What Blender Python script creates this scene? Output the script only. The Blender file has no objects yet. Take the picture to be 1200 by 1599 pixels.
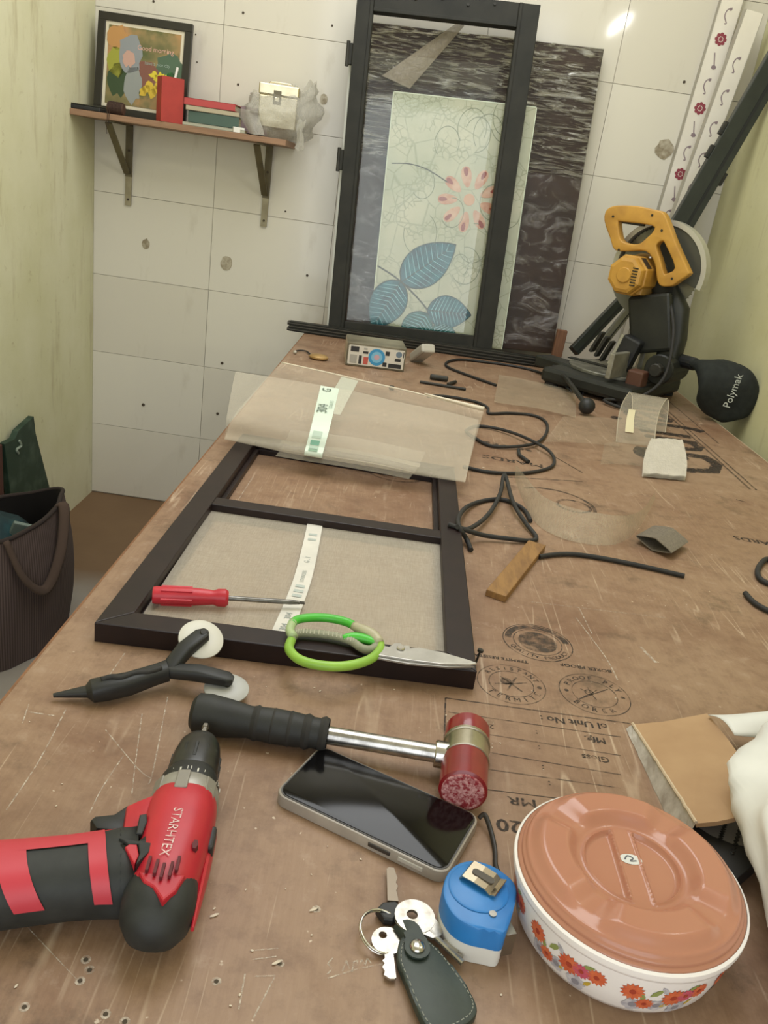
import bpy, bmesh, math, random
from mathutils import Matrix, Vector, Euler
from mathutils import noise as mn

random.seed(7)
S = bpy.context.scene
COL = S.collection
PI = math.pi
V = Vector

# ------------------------------------------------------------------ camera
F_PX, CX, CY = 1286.2, 600.0, 799.5
PITCH, ROLL, YAW = 0.37347, 0.14693, 0.01099
TZ = 0.80                                   # height of the bench top
EYE = V((0, 0, TZ + 0.5))
_cp, _sp, _cr, _sr = math.cos(PITCH), math.sin(PITCH), math.cos(ROLL), math.sin(ROLL)
_cy, _sy = math.cos(YAW), math.sin(YAW)
MC = (Matrix(((_cr, -_sr, 0), (_sr, _cr, 0), (0, 0, 1))) @
      Matrix(((1, 0, 0), (0, _cp, -_sp), (0, _sp, _cp))) @
      Matrix(((1, 0, 0), (0, 0, -1), (0, 1, 0))) @
      Matrix(((_cy, -_sy, 0), (_sy, _cy, 0), (0, 0, 1))))
cam_data = bpy.data.cameras.new('camera')
cam = bpy.data.objects.new('camera', cam_data)
COL.objects.link(cam)
cam_data.sensor_fit = 'HORIZONTAL'
cam_data.sensor_width = 36.0
cam_data.lens = F_PX * 36.0 / 1200.0
cam_data.clip_start = 0.02
cam.matrix_world = Matrix((
    (MC[0][0], -MC[1][0], -MC[2][0], EYE.x),
    (MC[0][1], -MC[1][1], -MC[2][1], EYE.y),
    (MC[0][2], -MC[1][2], -MC[2][2], EYE.z),
    (0, 0, 0, 1)))
S.camera = cam

# ------------------------------------------------------------------ light
S.view_settings.view_transform = 'Standard'
S.view_settings.look = 'None'
S.view_settings.gamma = 1.0
S.view_settings.use_curve_mapping = False
S.view_settings.exposure = 0.40
world = bpy.data.worlds.new('world')
S.world = world
world.use_nodes = True
bg = world.node_tree.nodes['Background']
bg.inputs[0].default_value = (0.86, 0.93, 1.0, 1)
bg.inputs[1].default_value = 0.5

def area(name, loc, rot, sx, sy, power, color):
    l = bpy.data.lights.new(name, 'AREA')
    l.shape = 'RECTANGLE'
    l.size, l.size_y, l.energy, l.color = sx, sy, power, color
    o = bpy.data.objects.new(name, l)
    o.location, o.rotation_euler = loc, rot
    COL.objects.link(o)
    return o
# daylight through the open shop front behind the camera, and a tube lamp high on the right wall
area('daylight', (0, -1.55, 1.6), (PI / 2, 0, 0), 2.0, 2.3, 19, (0.95, 0.98, 1.0))
area('tube_light', (0.965, 0.85, 2.3), (0, PI / 2 + 0.35, 0), 0.05, 0.5, 9, (1.0, 0.97, 0.9))
area('ceiling_light', (-0.05, 1.75, 2.8), (0, 0, 0), 1.2, 1.8, 24, (0.96, 0.98, 1.0))

# ------------------------------------------------------------------ measuring helpers (points in the room from a sight line and a known plane)
def ray(px, py):
    return MC.transposed() @ V((px - CX, py - CY, F_PX))
def T(px, py, z=0.0):
    r = ray(px, py)
    return EYE + r * ((TZ + z - EYE.z) / r.z)
def WY(px, py, y):
    r = ray(px, py)
    return EYE + r * (y / r.y)
def WX(px, py, x):
    r = ray(px, py)
    return EYE + r * (x / r.x)
def ONP(px, py, p0, n):
    r = ray(px, py)
    return EYE + r * ((p0 - EYE).dot(n) / r.dot(n))

# ------------------------------------------------------------------ materials
def lin(h):
    h = h.lstrip('#')
    c = [int(h[i:i + 2], 16) / 255 for i in (0, 2, 4)]
    return [x / 12.92 if x <= 0.04045 else ((x + 0.055) / 1.055) ** 2.4 for x in c] + [1]
MATS = {}
class NT:
    def __init__(s, name):
        s.m = bpy.data.materials.new(name)
        s.m.use_nodes = True
        s.t = s.m.node_tree
        s.b = s.t.nodes['Principled BSDF']
        s.o = s.t.nodes['Material Output']
    def n(s, typ, **kw):
        x = s.t.nodes.new(typ)
        for k, v in kw.items():
            if k.startswith('i_'):
                x.inputs[k[2:].replace('_', ' ')].default_value = v
            else:
                setattr(x, k, v)
        return x
    def l(s, a, b):
        s.t.links.new(a, b)
    def coord(s, scale=(1, 1, 1), rot=(0, 0, 0), loc=(0, 0, 0)):
        c = s.n('ShaderNodeTexCoord')
        mp = s.n('ShaderNodeMapping')
        mp.inputs['Scale'].default_value = scale
        mp.inputs['Rotation'].default_value = rot
        mp.inputs['Location'].default_value = loc
        s.l(c.outputs['Object'], mp.inputs['Vector'])
        return mp.outputs[0]
    def noise(s, vec, scale=5, detail=4, rough=0.55, dist=0.0):
        x = s.n('ShaderNodeTexNoise')
        x.inputs['Scale'].default_value = scale
        x.inputs['Detail'].default_value = detail
        x.inputs['Roughness'].default_value = rough
        x.inputs['Distortion'].default_value = dist
        if vec is not None:
            s.l(vec, x.inputs['Vector'])
        return x.outputs[0]
    def ramp(s, fac, stops):
        r = s.n('ShaderNodeValToRGB')
        e = r.color_ramp.elements
        while len(e) < len(stops):
            e.new(0.5)
        for i, (p, c) in enumerate(stops):
            e[i].position = p
            e[i].color = c if not isinstance(c, (int, float)) else (c, c, c, 1)
        s.l(fac, r.inputs[0])
        return r.outputs[0]
    def mix(s, fac, a, b, mode='MIX'):
        x = s.n('ShaderNodeMix', data_type='RGBA', blend_type=mode)
        for sock, val in ((0, fac), (6, a), (7, b)):
            if isinstance(val, (int, float)):
                x.inputs[sock].default_value = val
            elif isinstance(val, (list, tuple)):
                x.inputs[sock].default_value = val
            else:
                s.l(val, x.inputs[sock])
        return x.outputs[2]
    def bump(s, h, strength=0.2, dist=0.002):
        x = s.n('ShaderNodeBump')
        x.inputs['Strength'].default_value = strength
        x.inputs['Distance'].default_value = dist
        s.l(h, x.inputs['Height'])
        s.l(x.outputs[0], s.b.inputs['Normal'])
        return x

def mat(name, c1, rough=0.5, metal=0.0, c2=None, scale=30, lo=0.35, hi=0.65, bump=0.0, bscale=None, bdist=0.001,
        stretch=(1, 1, 1), alpha=None, spec=0.5, coat=0.0, trans=0.0, rough2=None):
    if name in MATS:
        return MATS[name]
    k = NT(name)
    k.b.inputs['Base Color'].default_value = lin(c1)
    k.b.inputs['Roughness'].default_value = rough
    k.b.inputs['Metallic'].default_value = metal
    k.b.inputs['Specular IOR Level'].default_value = spec
    k.b.inputs['Coat Weight'].default_value = coat
    k.b.inputs['Transmission Weight'].default_value = trans
    vec = k.coord(stretch)
    if c2:
        nz = k.noise(vec, scale, 5)
        f = k.ramp(nz, [(lo, 0.0), (hi, 1.0)])
        k.l(k.mix(f, lin(c1), lin(c2)), k.b.inputs['Base Color'])
        if rough2 is not None:
            r = k.ramp(nz, [(lo, rough), (hi, rough2)])
            k.l(r, k.b.inputs['Roughness'])
    if bump:
        k.bump(k.noise(vec, bscale or scale * 3, 3), bump, bdist)
    if alpha is not None:
        k.b.inputs['Alpha'].default_value = alpha
    MATS[name] = k.m
    return k.m

def mat_table():
    k = NT('bench_plywood')
    grain = k.noise(k.coord((90, 7, 7)), 3.0, 6, 0.7)
    patch = k.noise(k.coord(), 5.0, 8, 0.68, 0.5)
    big = k.noise(k.coord(loc=(4, 2, 0)), 1.6, 4)
    mott = k.noise(k.coord(loc=(1, 9, 0)), 38, 6, 0.7)
    base = k.mix(k.ramp(grain, [(0.25, 0.0), (0.75, 1.0)]), lin('#866850'), lin('#987b63'))
    base = k.mix(k.ramp(big, [(0.38, 0.0), (0.66, 0.7)]), base, lin('#a1866e'))
    base = k.mix(k.ramp(patch, [(0.50, 0.0), (0.68, 0.65)]), base, lin('#73513b'))
    base = k.mix(k.ramp(mott, [(0.48, 0.0), (0.70, 0.45)]), base, lin('#674b39'))
    base = k.mix(k.ramp(mott, [(0.28, 0.35), (0.42, 0.0)]), base, lin('#b7a08c'))
    # worn, sanded patches and dark grime
    grime = k.noise(k.coord(loc=(7, 1, 3)), 9, 8, 0.72)
    base = k.mix(k.ramp(grime, [(0.57, 0.0), (0.70, 0.65)]), base, lin('#51402f'))
    # pale scratches: thin lines where stretched noise crosses its mid level
    def scratches(rot, sx, sy, width, seed, mask_lo):
        n1 = k.noise(k.coord((sx, sy, 1), (0, 0, rot), (seed, seed * 0.7, 0)), 1.0, 1.5, 0.4)
        m = k.n('ShaderNodeMath', operation='SUBTRACT')
        m.inputs[1].default_value = 0.5
        k.l(n1, m.inputs[0])
        a = k.n('ShaderNodeMath', operation='ABSOLUTE')
        k.l(m.outputs[0], a.inputs[0])
        line = k.ramp(a.outputs[0], [(0.0, 1.0), (width, 0.0)])
        mk = k.ramp(k.noise(k.coord(loc=(seed * 3, 5, 0)), 6.5, 4), [(mask_lo, 0.0), (mask_lo + 0.12, 1.0)])
        x = k.n('ShaderNodeMath', operation='MULTIPLY')
        k.l(line, x.inputs[0])
        k.l(mk, x.inputs[1])
        return x.outputs[0]
    for rot, sx, sy, w, sd, ml in ((0.35, 26, 1.6, 0.012, 1.3, 0.55), (-0.5, 22, 1.4, 0.010, 4.1, 0.57),
                                   (1.3, 24, 1.2, 0.010, 8.7, 0.58), (0.08, 40, 2.0, 0.012, 12.2, 0.56)):
        base = k.mix(k.n_mul(scratches(rot, sx, sy, w, sd, ml), 0.6), base, lin('#cdb79f'))
    # white dust specks
    sp = k.noise(k.coord(), 140, 2, 0.5)
    base = k.mix(k.ramp(sp, [(0.73, 0.0), (0.78, 0.7)]), base, lin('#d8c8b4'))
    k.l(base, k.b.inputs['Base Color'])
    k.l(k.ramp(patch, [(0.3, 0.42), (0.7, 0.58)]), k.b.inputs['Roughness'])
    k.b.inputs['Specular IOR Level'].default_value = 0.42
    k.bump(grain, 0.12, 0.0008)
    return k.m
def _nmul(s, a, f):
    x = s.n('ShaderNodeMath', operation='MULTIPLY')
    s.l(a, x.inputs[0])
    x.inputs[1].default_value = f
    return x.outputs[0]
NT.n_mul = _nmul

def mat_plaster(name, base, pale, stain, sx=1.0):
    k = NT(name)
    a = k.noise(k.coord(), 2.2, 6, 0.6)
    c = k.mix(k.ramp(a, [(0.35, 0.0), (0.65, 1.0)]), lin(base), lin(pale))
    st = k.noise(k.coord((1, 5 * sx, 0.8), loc=(3, 1, 2)), 2.6, 7, 0.7)
    c = k.mix(k.ramp(st, [(0.56, 0.0), (0.8, 0.75)]), c, lin(stain))
    fl = k.noise(k.coord(), 26, 5, 0.7)
    c = k.mix(k.ramp(fl, [(0.62, 0.0), (0.75, 0.45)]), c, lin(stain))
    k.l(c, k.b.inputs['Base Color'])
    k.b.inputs['Roughness'].default_value = 0.75
    k.bump(k.noise(k.coord(), 18, 6, 0.65), 0.35, 0.004)
    return k.m

def mat_tile():
    k = NT('white_wall_tile')
    g = k.n('ShaderNodeObjectInfo')
    c = k.mix(g.outputs['Random'], lin('#ded9cc'), lin('#d4cec0'))
    dirt = k.noise(k.coord((1.6, 1, 0.5)), 7, 7, 0.7)
    c = k.mix(k.ramp(dirt, [(0.6, 0.0), (0.85, 0.4)]), c, lin('#a89c86'))
    k.l(c, k.b.inputs['Base Color'])
    k.b.inputs['Roughness'].default_value = 0.07
    k.b.inputs['Specular IOR Level'].default_value = 0.4
    k.bump(k.noise(k.coord(), 5, 2), 0.03, 0.01)
    return k.m

def mat_floor():
    k = NT('cement_floor')
    a = k.noise(k.coord(), 4, 6)
    brown = k.mix(a, lin('#6b5138'), lin('#80664a'))
    grey = k.mix(a, lin('#9a948a'), lin('#857a6c'))
    c = k.n('ShaderNodeTexCoord')
    sep = k.n('ShaderNodeSeparateXYZ')
    k.l(c.outputs['Object'], sep.inputs[0])
    ad = k.n('ShaderNodeMath', operation='MULTIPLY_ADD')
    ad.inputs[1].default_value = 0.12
    k.l(a, ad.inputs[0])
    k.l(sep.outputs['Y'], ad.inputs[2])
    f = k.ramp(ad.outputs[0], [(0.0, 0.0), (1.0, 1.0)])
    mr = k.n('ShaderNodeMapRange')
    mr.inputs['From Min'].default_value = 2.30
    mr.inputs['From Max'].default_value = 2.48
    k.l(ad.outputs[0], mr.inputs['Value'])
    k.l(k.mix(mr.outputs[0], grey, brown), k.b.inputs['Base Color'])
    k.b.inputs['Roughness'].default_value = 0.7
    k.bump(k.noise(k.coord(), 40, 4), 0.3, 0.002)
    return k.m

def mat_sheer(name, color, alpha, gloss=0.0, weave=0.0, rough=0.5, bump=0.0, bscale=20, vary=0.0):
    """thin see-through sheet: part transparent, part cloth or film"""
    k = NT(name)
    k.b.inputs['Base Color'].default_value = lin(color)
    k.b.inputs['Roughness'].default_value = rough
    k.b.inputs['Specular IOR Level'].default_value = gloss
    k.b.inputs['Alpha'].default_value = alpha
    if weave or vary:
        a = k.noise(k.coord((900, 60, 60)), 1, 2)
        b = k.noise(k.coord((60, 900, 60)), 1, 2)
        m = k.n('ShaderNodeMath', operation='ADD')
        k.l(a, m.inputs[0])
        k.l(b, m.inputs[1])
        c = k.noise(k.coord(), 9, 4)
        m2 = k.n('ShaderNodeMath', operation='MULTIPLY_ADD')
        m2.inputs[1].default_value = 0.6
        k.l(c, m2.inputs[0])
        k.l(m.outputs[0], m2.inputs[2])
        mr = k.n('ShaderNodeMapRange')
        mr.inputs['From Min'].default_value = 0.9
        mr.inputs['From Max'].default_value = 1.7
        mr.inputs['To Min'].default_value = max(0.02, alpha - weave)
        mr.inputs['To Max'].default_value = min(1, alpha + weave)
        k.l(m2.outputs[0], mr.inputs['Value'])
        k.l(mr.outputs[0], k.b.inputs['Alpha'])
    if bump:
        k.bump(k.noise(k.coord((1, 1, 2.2)), bscale, 5, 0.6, 1.5), bump, 0.01)
    return k.m

def mat_print(name, color, wear=0.5, scale=60):
    """stamped ink, worn through in places"""
    k = NT(name)
    k.b.inputs['Base Color'].default_value = lin(color)
    k.b.inputs['Roughness'].default_value = 0.7
    n = k.noise(k.coord(), scale, 5, 0.7)
    k.l(k.ramp(n, [(wear - 0.12, 0.06), (wear + 0.1, 0.85)]), k.b.inputs['Alpha'])
    return k.m

# ------------------------------------------------------------------ mesh building
class B:
    """collects shapes (world coordinates unless a transform is given) into one mesh"""
    def __init__(s, xf=None):
        s.bm = bmesh.new()
        s.xf = xf or Matrix()
    def add(s, verts, faces, xf=None):
        m = s.xf @ xf if xf is not None else s.xf
        vs = [s.bm.verts.new(m @ V(v)) for v in verts]
        for f in faces:
            try:
                s.bm.faces.new([vs[i] for i in f])
            except ValueError:
                pass
        return vs
    def box(s, c, size, rot=None, bevel=0.0):
        t = bmesh.new()
        bmesh.ops.create_cube(t, size=1.0)
        for v in t.verts:
            v.co = V((v.co.x * size[0], v.co.y * size[1], v.co.z * size[2]))
        if bevel:
            bmesh.ops.bevel(t, geom=list(t.edges), offset=min(bevel, min(size) * 0.49), segments=2, affect='EDGES', profile=0.5)
        m = Matrix.Translation(V(c))
        if rot is not None:
            m = m @ (rot.to_4x4() if not isinstance(rot, tuple) else Euler(rot).to_matrix().to_4x4())
        s.merge(t, m)
        return s
    def merge(s, t, m=None):
        t.verts.index_update()
        s.add([v.co.copy() for v in t.verts], [[v.index for v in f.verts] for f in t.faces], m)
        t.free()
    def tube(s, pts, r, n=8, closed=False, caps=True, flat=1.0):
        pts = [V(p) for p in pts]
        N = len(pts)
        rr = r if isinstance(r, (list, tuple)) else [r] * N
        vs, fs = [], []
        up = None
        for i, p in enumerate(pts):
            if closed:
                d = (pts[(i + 1) % N] - pts[i - 1])
            else:
                d = pts[min(i + 1, N - 1)] - pts[max(i - 1, 0)]
            if d.length < 1e-9:
                d = V((0, 0, 1))
            d.normalize()
            if up is None:
                up = V((0, 0, 1)) if abs(d.z) < 0.9 else V((1, 0, 0))
            side = d.cross(up)
            if side.length < 1e-4:
                side = d.cross(V((1, 0, 0)))
            side.normalize()
            up = side.cross(d).normalized()
            for j in range(n):
                a = 2 * PI * j / n
                vs.append(p + side * (math.cos(a) * rr[i]) + up * (math.sin(a) * rr[i] * flat))
        M_ = N if closed else N - 1
        for i in range(M_):
            k = (i + 1) % N
            for j in range(n):
                q = (j + 1) % n
                fs.append((i * n + j, i * n + q, k * n + q, k * n + j))
        if caps and not closed:
            fs.append(tuple(range(n))[::-1])
            fs.append(tuple(range((N - 1) * n, N * n)))
        s.add(vs, fs)
        return s
    def lathe(s, prof, n=32, xf=None, caps=True):
        """prof: (radius, height) turned about z"""
        vs, fs = [], []
        for r, z in prof:
            for j in range(n):
                a = 2 * PI * j / n
                vs.append((r * math.cos(a), r * math.sin(a), z))
        for i in range(len(prof) - 1):
            for j in range(n):
                q = (j + 1) % n
                fs.append((i * n + j, i * n + q, (i + 1) * n + q, (i + 1) * n + j))
        if caps:
            if prof[0][0] > 1e-5:
                fs.append(tuple(range(n))[::-1])
            if prof[-1][0] > 1e-5:
                fs.append(tuple(range((len(prof) - 1) * n, len(prof) * n)))
        s.add(vs, fs, xf)
        return s
    def cyl(s, a, b, r, n=16, r2=None, bevel=0.0):
        a, b = V(a), V(b)
        d = b - a
        L = d.length
        m = Matrix.Translation(a) @ d.to_track_quat('Z', 'Y').to_matrix().to_4x4()
        r2 = r if r2 is None else r2
        if bevel:
            p = [(max(r - bevel, 0), 0), (r, bevel), (r2, L - bevel), (max(r2 - bevel, 0), L)]
        else:
            p = [(r, 0), (r2, L)]
        s.lathe(p, n, m)
        return s
    def prism(s, poly, z0, z1, xf=None, bevel=0.0):
        """poly: list of (x, y) outline, extruded z0..z1"""
        t = bmesh.new()
        vs = [t.verts.new((p[0], p[1], z0)) for p in poly]
        f = t.faces.new(vs)
        f.normal_update()
        if f.normal.z > 0:
            f.normal_flip()
        r = bmesh.ops.extrude_face_region(t, geom=[f])
        for g in r['geom']:
            if isinstance(g, bmesh.types.BMVert):
                g.co.z = z1
        if bevel:
            es = [e for e in t.edges if abs(e.verts[0].co.z - e.verts[1].co.z) < 1e-7 and abs(e.verts[0].co.z - z1) < 1e-7]
            bmesh.ops.bevel(t, geom=es, offset=bevel, segments=2, affect='EDGES', profile=0.5)
        bmesh.ops.recalc_face_normals(t, faces=list(t.faces))
        s.merge(t, xf)
        return s
    def wprism(s, pts, h, bevel=0.0):
        """outline of world points at the top level, extruded straight down by h"""
        z1 = sum(p.z for p in pts) / len(pts)
        return s.prism([(p.x, p.y) for p in pts], z1 - h, z1, None, bevel)
    def flat(s, poly, z, xf=None):
        s.add([(p[0], p[1], z) for p in poly], [tuple(range(len(poly)))], xf)
        return s
    def sphere(s, c, r, sub=2, scale=(1, 1, 1), rot=None, disp=None):
        t = bmesh.new()
        bmesh.ops.create_icosphere(t, subdivisions=sub, radius=1.0)
        rr = r if isinstance(r, (tuple, list)) else (r, r, r)
        for v in t.verts:
            k = 1.0
            if disp:
                k += disp[0] * mn.noise(v.co * disp[1] + V((disp[2] if len(disp) > 2 else 0, 0, 0)))
            v.co = V((v.co.x * rr[0] * k, v.co.y * rr[1] * k, v.co.z * rr[2] * k))
        m = Matrix.Translation(V(c))
        if rot is not None:
            m = m @ Euler(rot).to_matrix().to_4x4()
        s.merge(t, m)
        return s
    def sheet(s, fn, nu, nv, u0=0.0, u1=1.0, v0=0.0, v1=1.0):
        vs, fs = [], []
        for i in range(nu + 1):
            for j in range(nv + 1):
                vs.append(fn(u0 + (u1 - u0) * i / nu, v0 + (v1 - v0) * j / nv))
        for i in range(nu):
            for j in range(nv):
                a = i * (nv + 1) + j
                fs.append((a, a + nv + 1, a + nv + 2, a + 1))
        s.add(vs, fs)
        return s
    def loft(s, secs, n=20, caps=True):
        """secs: (centre, axis_u, axis_v, half_u, half_v, power): superellipse sections"""
        vs, fs = [], []
        for c, au, av, hu, hv, pw in secs:
            for j in range(n):
                a = 2 * PI * j / n
                ca, sa = math.cos(a), math.sin(a)
                x = math.copysign(abs(ca) ** (2 / pw), ca) * hu
                y = math.copysign(abs(sa) ** (2 / pw), sa) * hv
                vs.append(V(c) + V(au) * x + V(av) * y)
        for i in range(len(secs) - 1):
            for j in range(n):
                q = (j + 1) % n
                fs.append((i * n + j, i * n + q, (i + 1) * n + q, (i + 1) * n + j))
        if caps:
            fs.append(tuple(range(n))[::-1])
            fs.append(tuple(range((len(secs) - 1) * n, len(secs) * n)))
        s.add(vs, fs)
        return s
    def text(s, txt, size, xf, align='CENTER', thick=0.0, map_fn=None, sx=1.0):
        vs, fs = text_geo(txt, align)
        out = []
        for v in vs:
            p = V((v[0] * size * sx, v[1] * size, 0))
            out.append(map_fn(p) if map_fn else p)
        s.add(out, fs, xf)
        return s

_tc = {}
def text_geo(txt, align='CENTER'):
    key = (txt, align)
    if key not in _tc:
        c = bpy.data.curves.new('lettering', 'FONT')
        c.body = txt
        c.align_x = align
        c.align_y = 'CENTER'
        c.resolution_u = 2
        o = bpy.data.objects.new('lettering', c)
        COL.objects.link(o)
        dg = bpy.context.evaluated_depsgraph_get()
        me = bpy.data.meshes.new_from_object(o.evaluated_get(dg))
        _tc[key] = ([tuple(v.co) for v in me.vertices], [tuple(p.vertices) for p in me.polygons])
        bpy.data.objects.remove(o)
        bpy.data.curves.remove(c)
        bpy.data.meshes.remove(me)
    return _tc[key]

WM = {}                                     # world matrix of each thing
def frame(o, x, y, z=None):
    """matrix from an origin and two axis vectors"""
    x = V(x).normalized()
    y = V(y)
    z = x.cross(y).normalized() if z is None else V(z).normalized()
    y = z.cross(x).normalized()
    return Matrix(((x.x, y.x, z.x, o[0]), (x.y, y.y, z.y, o[1]), (x.z, y.z, z.z, o[2]), (0, 0, 0, 1)))
def thing(name, label, cat, loc, group=None):
    o = bpy.data.objects.new(name, None)
    o.empty_display_size = 0.02
    COL.objects.link(o)
    o.location = V(loc)
    o['label'], o['category'] = label, cat
    if group:
        o['group'] = group
    WM[o.name] = Matrix.Translation(V(loc))
    return o
def part(name, b, m, parent=None, smooth=False, solid=0.0, local=False, auto=None, label=None):
    bm = b.bm
    bmesh.ops.remove_doubles(bm, verts=list(bm.verts), dist=1e-6)
    if solid:
        bmesh.ops.recalc_face_normals(bm, faces=list(bm.faces))
        bmesh.ops.solidify(bm, geom=list(bm.faces), thickness=solid)
    bmesh.ops.recalc_face_normals(bm, faces=list(bm.faces))
    w = WM[parent.name] if parent is not None else Matrix()
    if parent is not None and not local:
        bm.transform(w.inverted())
    if smooth:
        for f in bm.faces:
            f.smooth = True
        ang = auto if auto is not None else math.radians(38)
        for e in bm.edges:
            if len(e.link_faces) == 2 and e.calc_face_angle(0) > ang:
                e.smooth = False
    me = bpy.data.meshes.new(name)
    bm.to_mesh(me)
    bm.free()
    me.materials.append(m)
    o = bpy.data.objects.new(name, me)
    COL.objects.link(o)
    if parent is not None:
        o.parent = parent
    WM[o.name] = w
    if label:
        o['label'] = label
    return o
def single(name, b, m, label, cat, loc, group=None, smooth=False, solid=0.0, auto=None):
    """a thing that is one mesh"""
    b.bm.transform(Matrix.Translation(-V(loc)))
    o = part(name, b, m, None, smooth, solid, auto=auto)
    o.location = V(loc)
    WM[o.name] = Matrix.Translation(V(loc))
    o['label'], o['category'] = label, cat
    if group:
        o['group'] = group
    return o
def copy_tree(o, parent=None):
    c = o.copy()
    COL.objects.link(c)
    if parent is not None:
        c.parent = parent
    for ch in o.children:
        copy_tree(ch, c)
    return c
def smooth_path(pts, k=4, closed=False):
    """Catmull-Rom through the points"""
    pts = [V(p) for p in pts]
    n = len(pts)
    out = []
    for i in range(n if closed else n - 1):
        g = (lambda j: pts[j % n]) if closed else (lambda j: pts[max(0, min(n - 1, j))])
        p0, p1, p2, p3 = g(i - 1), g(i), g(i + 1), g(i + 2)
        for q in range(k):
            t = q / k
            out.append(0.5 * ((2 * p1) + (p2 - p0) * t + (2 * p0 - 5 * p1 + 4 * p2 - p3) * t * t + (3 * p1 - p0 - 3 * p2 + p3) * t ** 3))
    if not closed:
        out.append(pts[-1])
    return out
def structure(name, b, m, smooth=False):
    o = part(name, b, m, None, smooth)
    o['kind'] = 'structure'
    return o

# ------------------------------------------------------------------ palette
M_TABLE = mat_table()
M_EDGE = mat('bench_edge', '#8a5f3d', 0.6, c2='#6b4528', scale=60, stretch=(1, 1, 8))
M_TILE = mat_tile()
M_GROUT = mat('grout', '#cfc7b8', 0.85, c2='#bdb4a2', scale=20)
M_BLACKAL = mat('black_aluminium', '#24241f', 0.5, 0.0, c2='#2e2d27', scale=14, spec=0.25)
M_BROWNAL = mat('brown_aluminium', '#1e1312', 0.42, 0.0, c2='#251816', scale=30, spec=0.35)
M_BLACKPL = mat('black_plastic', '#1d1e1f', 0.5, c2='#262728', scale=40)
M_RUBBER = mat('black_rubber', '#232221', 0.7, c2='#2d2b29', scale=60)
M_STEEL = mat('steel', '#b9b6b0', 0.3, 0.9, c2='#96938c', scale=50)
M_CHROME = mat('chrome', '#d6d4d0', 0.16, 1.0, c2='#bdb9b2', scale=30)
M_DARKIRON = mat('dark_iron', '#23231f', 0.55, 0.2, c2='#34322c', scale=30)
M_RED = mat('red_plastic', '#c42b3a', 0.38, c2='#b22433', scale=30)
M_WHITE = mat('white_plastic', '#e9e6e2', 0.4)
M_INK = mat_print('stamped_ink', '#3a3029', 0.47, 70)
M_INK2 = mat_print('faint_stamped_ink', '#43382f', 0.50, 70)
M_CHALK = mat_print('chalk', '#d3c6b6', 0.53, 160)

# ================================================================== THE ROOM
XL, XR, YB, ZC = -1.148, 1.02, 3.08, 2.95
structure('floor', B().box(((XL + XR) / 2, 0.7, -0.05), (XR - XL + 0.5, 5.0, 0.1)), mat_floor())
structure('ceiling', B().box(((XL + XR) / 2, 0.7, ZC + 0.05), (XR - XL + 0.5, 5.0, 0.1)), mat('ceiling_paint', '#d9d5c8', 0.8, c2='#cfcabb', scale=4))
M_PL = mat_plaster('left_wall_plaster', '#d2cfa8', '#e0ddbf', '#9c8a60')
M_PR = mat_plaster('right_wall_plaster', '#d0cb9c', '#dad6ae', '#a89a6c')
structure('wall_left', B().box((XL - 0.05, 0.7, ZC / 2), (0.1, 5.0, ZC)), M_PL)
structure('wall_right', B().box((XR + 0.05, 0.7, ZC / 2), (0.1, 5.0, ZC)), M_PR)
wall_back = structure('wall_back', B().box(((XL + XR) / 2, YB + 0.055, ZC / 2), (XR - XL, 0.1, ZC)), M_GROUT)
cols = [XL, -0.722, -0.292, 0.140, 0.575, XR]
tile_mesh = {}
for r in range(11):
    z0 = 0.005 + 0.285 * r
    z1 = min(z0 + 0.285, ZC)
    if z1 - z0 < 0.02:
        continue
    for c in range(5):
        w, h = cols[c + 1] - cols[c] - 0.0013, z1 - z0 - 0.0013
        key = (c, round(h, 3))
        if key not in tile_mesh:
            o = part('tile', B().box((0, 0, 0), (w, 0.008, h), bevel=0.0006), M_TILE, wall_back, local=True)
            tile_mesh[key] = o.data
        else:
            o = bpy.data.objects.new('tile', tile_mesh[key])
            COL.objects.link(o)
            o.parent = wall_back
        o.location = ((cols[c] + cols[c + 1]) / 2, YB + 0.003, (z0 + z1) / 2)
        o.rotation_euler = (random.uniform(-.0016, .0016), 0, random.uniform(-.0016, .0016))
# old screw holes, plugs and mortar patches on the tiles
M_HOLE = mat('wall_hole', '#4a4034', 0.9)
M_PATCH = mat('mortar_patch', '#b9b09c', 0.9, c2='#8d816a', scale=60)
for px, py, r in ((148 + 82, 40, .005), (240, 2, .005), (380, 20, .005), (519, 40, .004), (372, 132, .005), (480, 430, .006), (347, 567, .007),
                  (224, 632, .008), (340, 646, .007), (446, 330, .004), (849 + 220, 128, .006), (306, 54, .003), (308, 97, .003)):
    p = WY(px, py, YB - 0.001)
    part('screw_hole', B().cyl(p + V((0, 0.001, 0)), p + V((0, -0.0015, 0)), r * 0.8, 8), M_HOLE, wall_back)
def blob_poly(cx, cz, rx, rz, n=14, seed=0, k=0.35):
    return [(cx + rx * math.cos(2 * PI * i / n) * (1 + k * mn.noise(V((i * .9, seed, 0)))), cz + rz * math.sin(2 * PI * i / n) * (1 + k * mn.noise(V((seed, i * .8, 3))))) for i in range(n)]
XZ = Matrix(((1, 0, 0, 0), (0, 0, 1, 0), (0, 1, 0, 0), (0, 0, 0, 1)))       # (x, y, z) -> (x, z, y)
for px, py, rx, rz, sd in ((228, 381, .014, .018, 1), (354, 411, .021, .026, 2), (1038, 233, .032, .030, 3), (506, 155, .013, .016, 5)):
    p = WY(px, py, YB)
    part('mortar_patch', B().prism(blob_poly(p.x, p.z, rx, rz, seed=sd), YB - 0.0025, YB + 0.001, XZ), M_PATCH, wall_back)

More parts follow.
